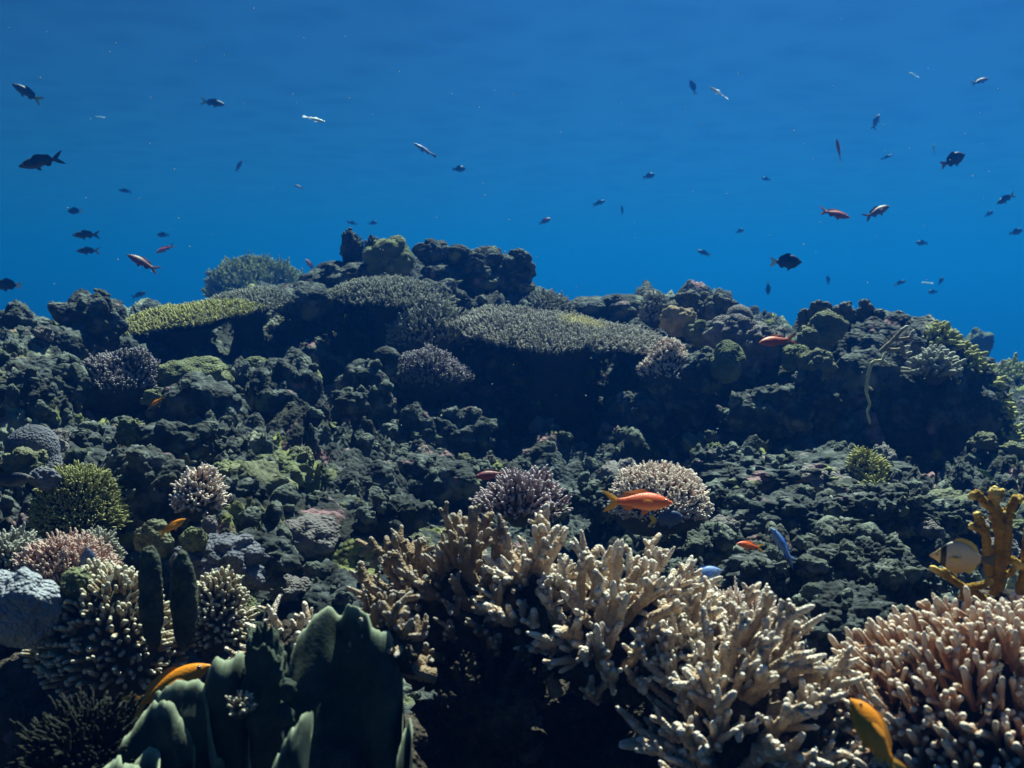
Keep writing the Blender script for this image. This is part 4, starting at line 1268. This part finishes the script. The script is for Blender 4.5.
FISH = [
    (27, 93, 30, 150, 'anthias', 'yellowtail', "dark fish with a pale tail swimming up left near the top left corner", 25),
    (213, 103, 23, -6, 'anthias', 'yellowtail', "dark fish with a yellow tail high above the left reef", 15),
    (41, 162, 42, 195, 'anthias', 'dark', "largest dark fish in the upper left water, pointing slightly down", 15),
    (314, 119, 23, -14, 'slim', 'pale', "thin whitish fish glinting in the upper left water", 0),
    (239, 166, 13, 62, 'anthias', 'maroon', "small reddish fish swimming steeply up above the left reef", 30),
    (125, 191, 13, 172, 'anthias', 'dark', "small dark fish midway above the left crest, alone", 0),
    (75, 211, 15, 182, 'damsel', 'whitetail', "small dark fish with a white tail above the two stacked dark fish", 0),
    (86, 235, 26, 182, 'anthias', 'dark', "upper of two stacked dark fish left of the purple red fish", 10),
    (88, 251, 22, 181, 'anthias', 'orangetail', "lower of two stacked dark fish, its tail dull orange", 10),
    (163, 235, 12, 178, 'damsel', 'dark', "small dark fish just above the rusty fish on the left", 0),
    (165, 249, 19, 205, 'anthias', 'red', "small rusty red fish next to the purple red fish", 20),
    (143, 263, 33, 152, 'anthias', 'maroon', "purple red fish swimming up left above the left crest", 15),
    (8, 285, 26, 178, 'damsel', 'whitetail', "dark fish with a pale tail at the far left edge above the crest", 10),
    (139, 295, 16, 20, 'anthias', 'dark', "faint fish just above the yellow table coral", 0),
    (299, 187, 10, 160, 'anthias', 'maroon', "faint purplish speck of a fish in the middle left water", 0),
    (230, 262, 12, 140, 'anthias', 'yellowtail', "tiny pale fish at the left tip of the hazy bushy coral", 0),
    (310, 265, 15, 128, 'anthias', 'orange', "tiny orange fish over the right end of the hazy bushy coral", 0),
    (208, 274, 8, 180, 'anthias', 'maroon', "faint dark speck of a fish left of the hazy bushy coral", 0),
    (352, 223, 11, 165, 'anthias', 'orangetail', "tiny brownish orange fish right above the small spire", 0),
    (373, 223, 9, 10, 'damsel', 'dark', "tiny dark fish right of the fish above the spire", 0),
    (459, 169, 14, 5, 'damsel', 'dark', "small dark fish in the open water above the blocky rock", 20),
    (545, 221, 13, 25, 'damsel', 'maroon', "small dark red fish above the right side of the blocky rock", 10),
    (599, 203, 14, 20, 'anthias', 'dark', "small dark fish above the largest table coral", 10),
    (622, 210, 9, 95, 'anthias', 'dark', "faint fish close to the dark fish above the largest table", 0),
    (649, 176, 13, 15, 'damsel', 'dark', "small dark fish in the middle water left of centre right", 15),
    (693, 87, 15, 115, 'damsel', 'yellowtail', "small dark fish beside a bright white glinting fish", 20),
    (719, 93, 24, 155, 'slim', 'pale', "bright white glinting fish high in the water", 20),
    (704, 253, 15, 160, 'anthias', 'yellowtail', "small olive fish above the bushy finger clump", 0),
    (786, 262, 33, 0, 'damsel', 'whitetail', "black fish with a white tail above the notch beside the mound", 8),
    (768, 288, 14, 272, 'damsel', 'whitetail', "small dark fish diving head down below the black fish", 30),
    (777, 341, 40, 186, 'anthias', 'red', "red orange fish against the reef left of the large mound", 12, 2.25),
    (835, 214, 33, -12, 'anthias', 'red', "orange red fish heading right beside a pinkish fish", 10),
    (877, 212, 31, 24, 'anthias', 'pink', "pinkish mottled fish angled upward next to the orange red fish", 15),
    (839, 152, 27, 112, 'anthias', 'red', "red fish swimming nearly straight up in the right water", 40),
    (876, 122, 17, 64, 'anthias', 'pink', "small reddish fish rising steeply above the red fish", 25),
    (887, 157, 13, 22, 'slim', 'dark', "slender faint fish right of the rising red fish", 0),
    (914, 75, 12, 160, 'damsel', 'pale', "small pale fish near the top right", 10),
    (980, 81, 20, 16, 'anthias', 'pink', "reddish fish with a dark back near the top right corner", 12),
    (934, 150, 12, 95, 'damsel', 'pale', "small bluish fish standing upright left of the plump dark fish", 30),
    (953, 160, 29, 24, 'damsel', 'orangetail', "plump dark fish with an orange tail in the right water", 12),
    (1006, 199, 22, 207, 'anthias', 'yellowtail', "dark fish with a yellow tail at the right edge of the water", 10),
    (1016, 232, 14, 15, 'damsel', 'dark', "small dark fish at the right edge below the yellow tailed fish", 0),
    (900, 283, 13, 20, 'anthias', 'yellowtail', "small greenish fish above the right slope of the mound", 0),
    (927, 283, 12, 178, 'slim', 'pale', "thin pale fish in the small group right above the mound", 0),
    (941, 281, 9, 60, 'damsel', 'dark', "tiny dark fish, uppermost of the group right above the mound", 0),
    (933, 292, 10, 185, 'damsel', 'dark', "tiny dark fish, lowest of the group right above the mound", 0),
    (922, 243, 12, 178, 'damsel', 'dark', "faint dark fish between the mound and the pinkish fish", 0),
    (766, 179, 9, 170, 'damsel', 'dark', "faint speck of a fish alone in the right middle water", 0),
    (740, 231, 9, 20, 'damsel', 'dark', "faint fish up and left of the black fish with white tail", 0),
    (989, 214, 10, 30, 'damsel', 'dark', "faint dark fish just left of the yellow tailed fish at the edge", 0),
    (828, 280, 9, 100, 'damsel', 'dark', "faint speck of a fish over the leftmost finger clump", 0),
    (425, 150, 26, 150, 'slim', 'blue', "faint bluish slender fish in the upper middle water", 0),
    (100, 117, 10, 175, 'slim', 'pale', "tiny pale glinting fish in the upper left water, far off", 0)]
for f in FISH:
    fish(*f[:7], yaw=f[7], d=f[8] if len(f) > 8 else None, roll=(-50 if abs(f[3]) < 90 else 50) if f[5] == 'pale' else None)
# fish close to the reef
fish(158, 401, 17, 215, 'anthias', 'gold', "small yellow orange fish among the rocks of the left slope", d=2.1, yaw=15)
fish(172, 527, 31, 30, 'anthias', 'gold', "orange fish with a pale tail hovering above the twin columns", d=1.2, yaw=10)
fish(168, 688, 96, 27, 'anthias', 'gold', "golden fish half hidden behind the lobed plate fronds", d=0.95, yaw=8)
fish(88, 566, 40, 92, 'damsel', 'steel', "dark blue fish upright between the salmon coral and the cream coral", d=1.19, yaw=50)
fish(6, 481, 56, 4, 'anthias', 'dark', "dark fish cut off by the left edge beside the furry coral", d=1.4, yaw=5)
fish(492, 475, 36, 186, 'anthias', 'maroon', "dark maroon fish left of the violet bushy coral", d=1.5, yaw=8)
fish(638, 502, 72, -3, 'anthias', 'orange', "big bright orange fish above the staghorn thicket", d=1.15, yaw=6)
fish(667, 519, 38, 2, 'damsel', 'steel', "round steel blue fish with a yellow tail under the big orange fish", d=1.45, yaw=12)
fish(750, 546, 30, 168, 'anthias', 'orange', "small orange fish nose to nose with the slender blue fish", d=1.3, yaw=12)
fish(783, 547, 54, 128, 'anthias', 'blue', "slender blue fish rising over the rubble flat", d=1.4, yaw=25)
fish(704, 576, 40, 14, 'damsel', 'blue', "bright blue fish beside the staghorn branch tips", d=1.08, yaw=12)
fish(962, 558, 62, 178, 'oval', 'butter', "oval butterflyfish with a black eye bar in front of the fire coral", d=0.99, yaw=-12)
fish(876, 738, 100, 124, 'damsel', 'gold', "golden orange fish swimming up left over the pink finger coral", d=0.68, yaw=0, roll=42)
fish(940, 603, 24, 20, 'slim', 'green', "thin green fish between the rubble flat and the pink finger coral", d=1.15, yaw=10)
fish(986, 474, 22, 150, 'slim', 'green', "small green fish above the fire coral", d=1.6, yaw=10)

# suspended flecks in the water: nobody could count them
rng = np.random.default_rng(9)
g = Geo()
v, t = ico(1)
for i in range(170):
    d = rng.uniform(0.8, 3.2)
    c = np.array(P(rng.uniform(-80, 1100), rng.uniform(-20, 520), d)[:])
    g.add(v * rng.uniform(.4, 1.3, 3) * 0.0007 * d + c, t=t)
o = g.build('plankton', plain("plankton_fleck", (.55, .58, .58)))
o["kind"] = "stuff"
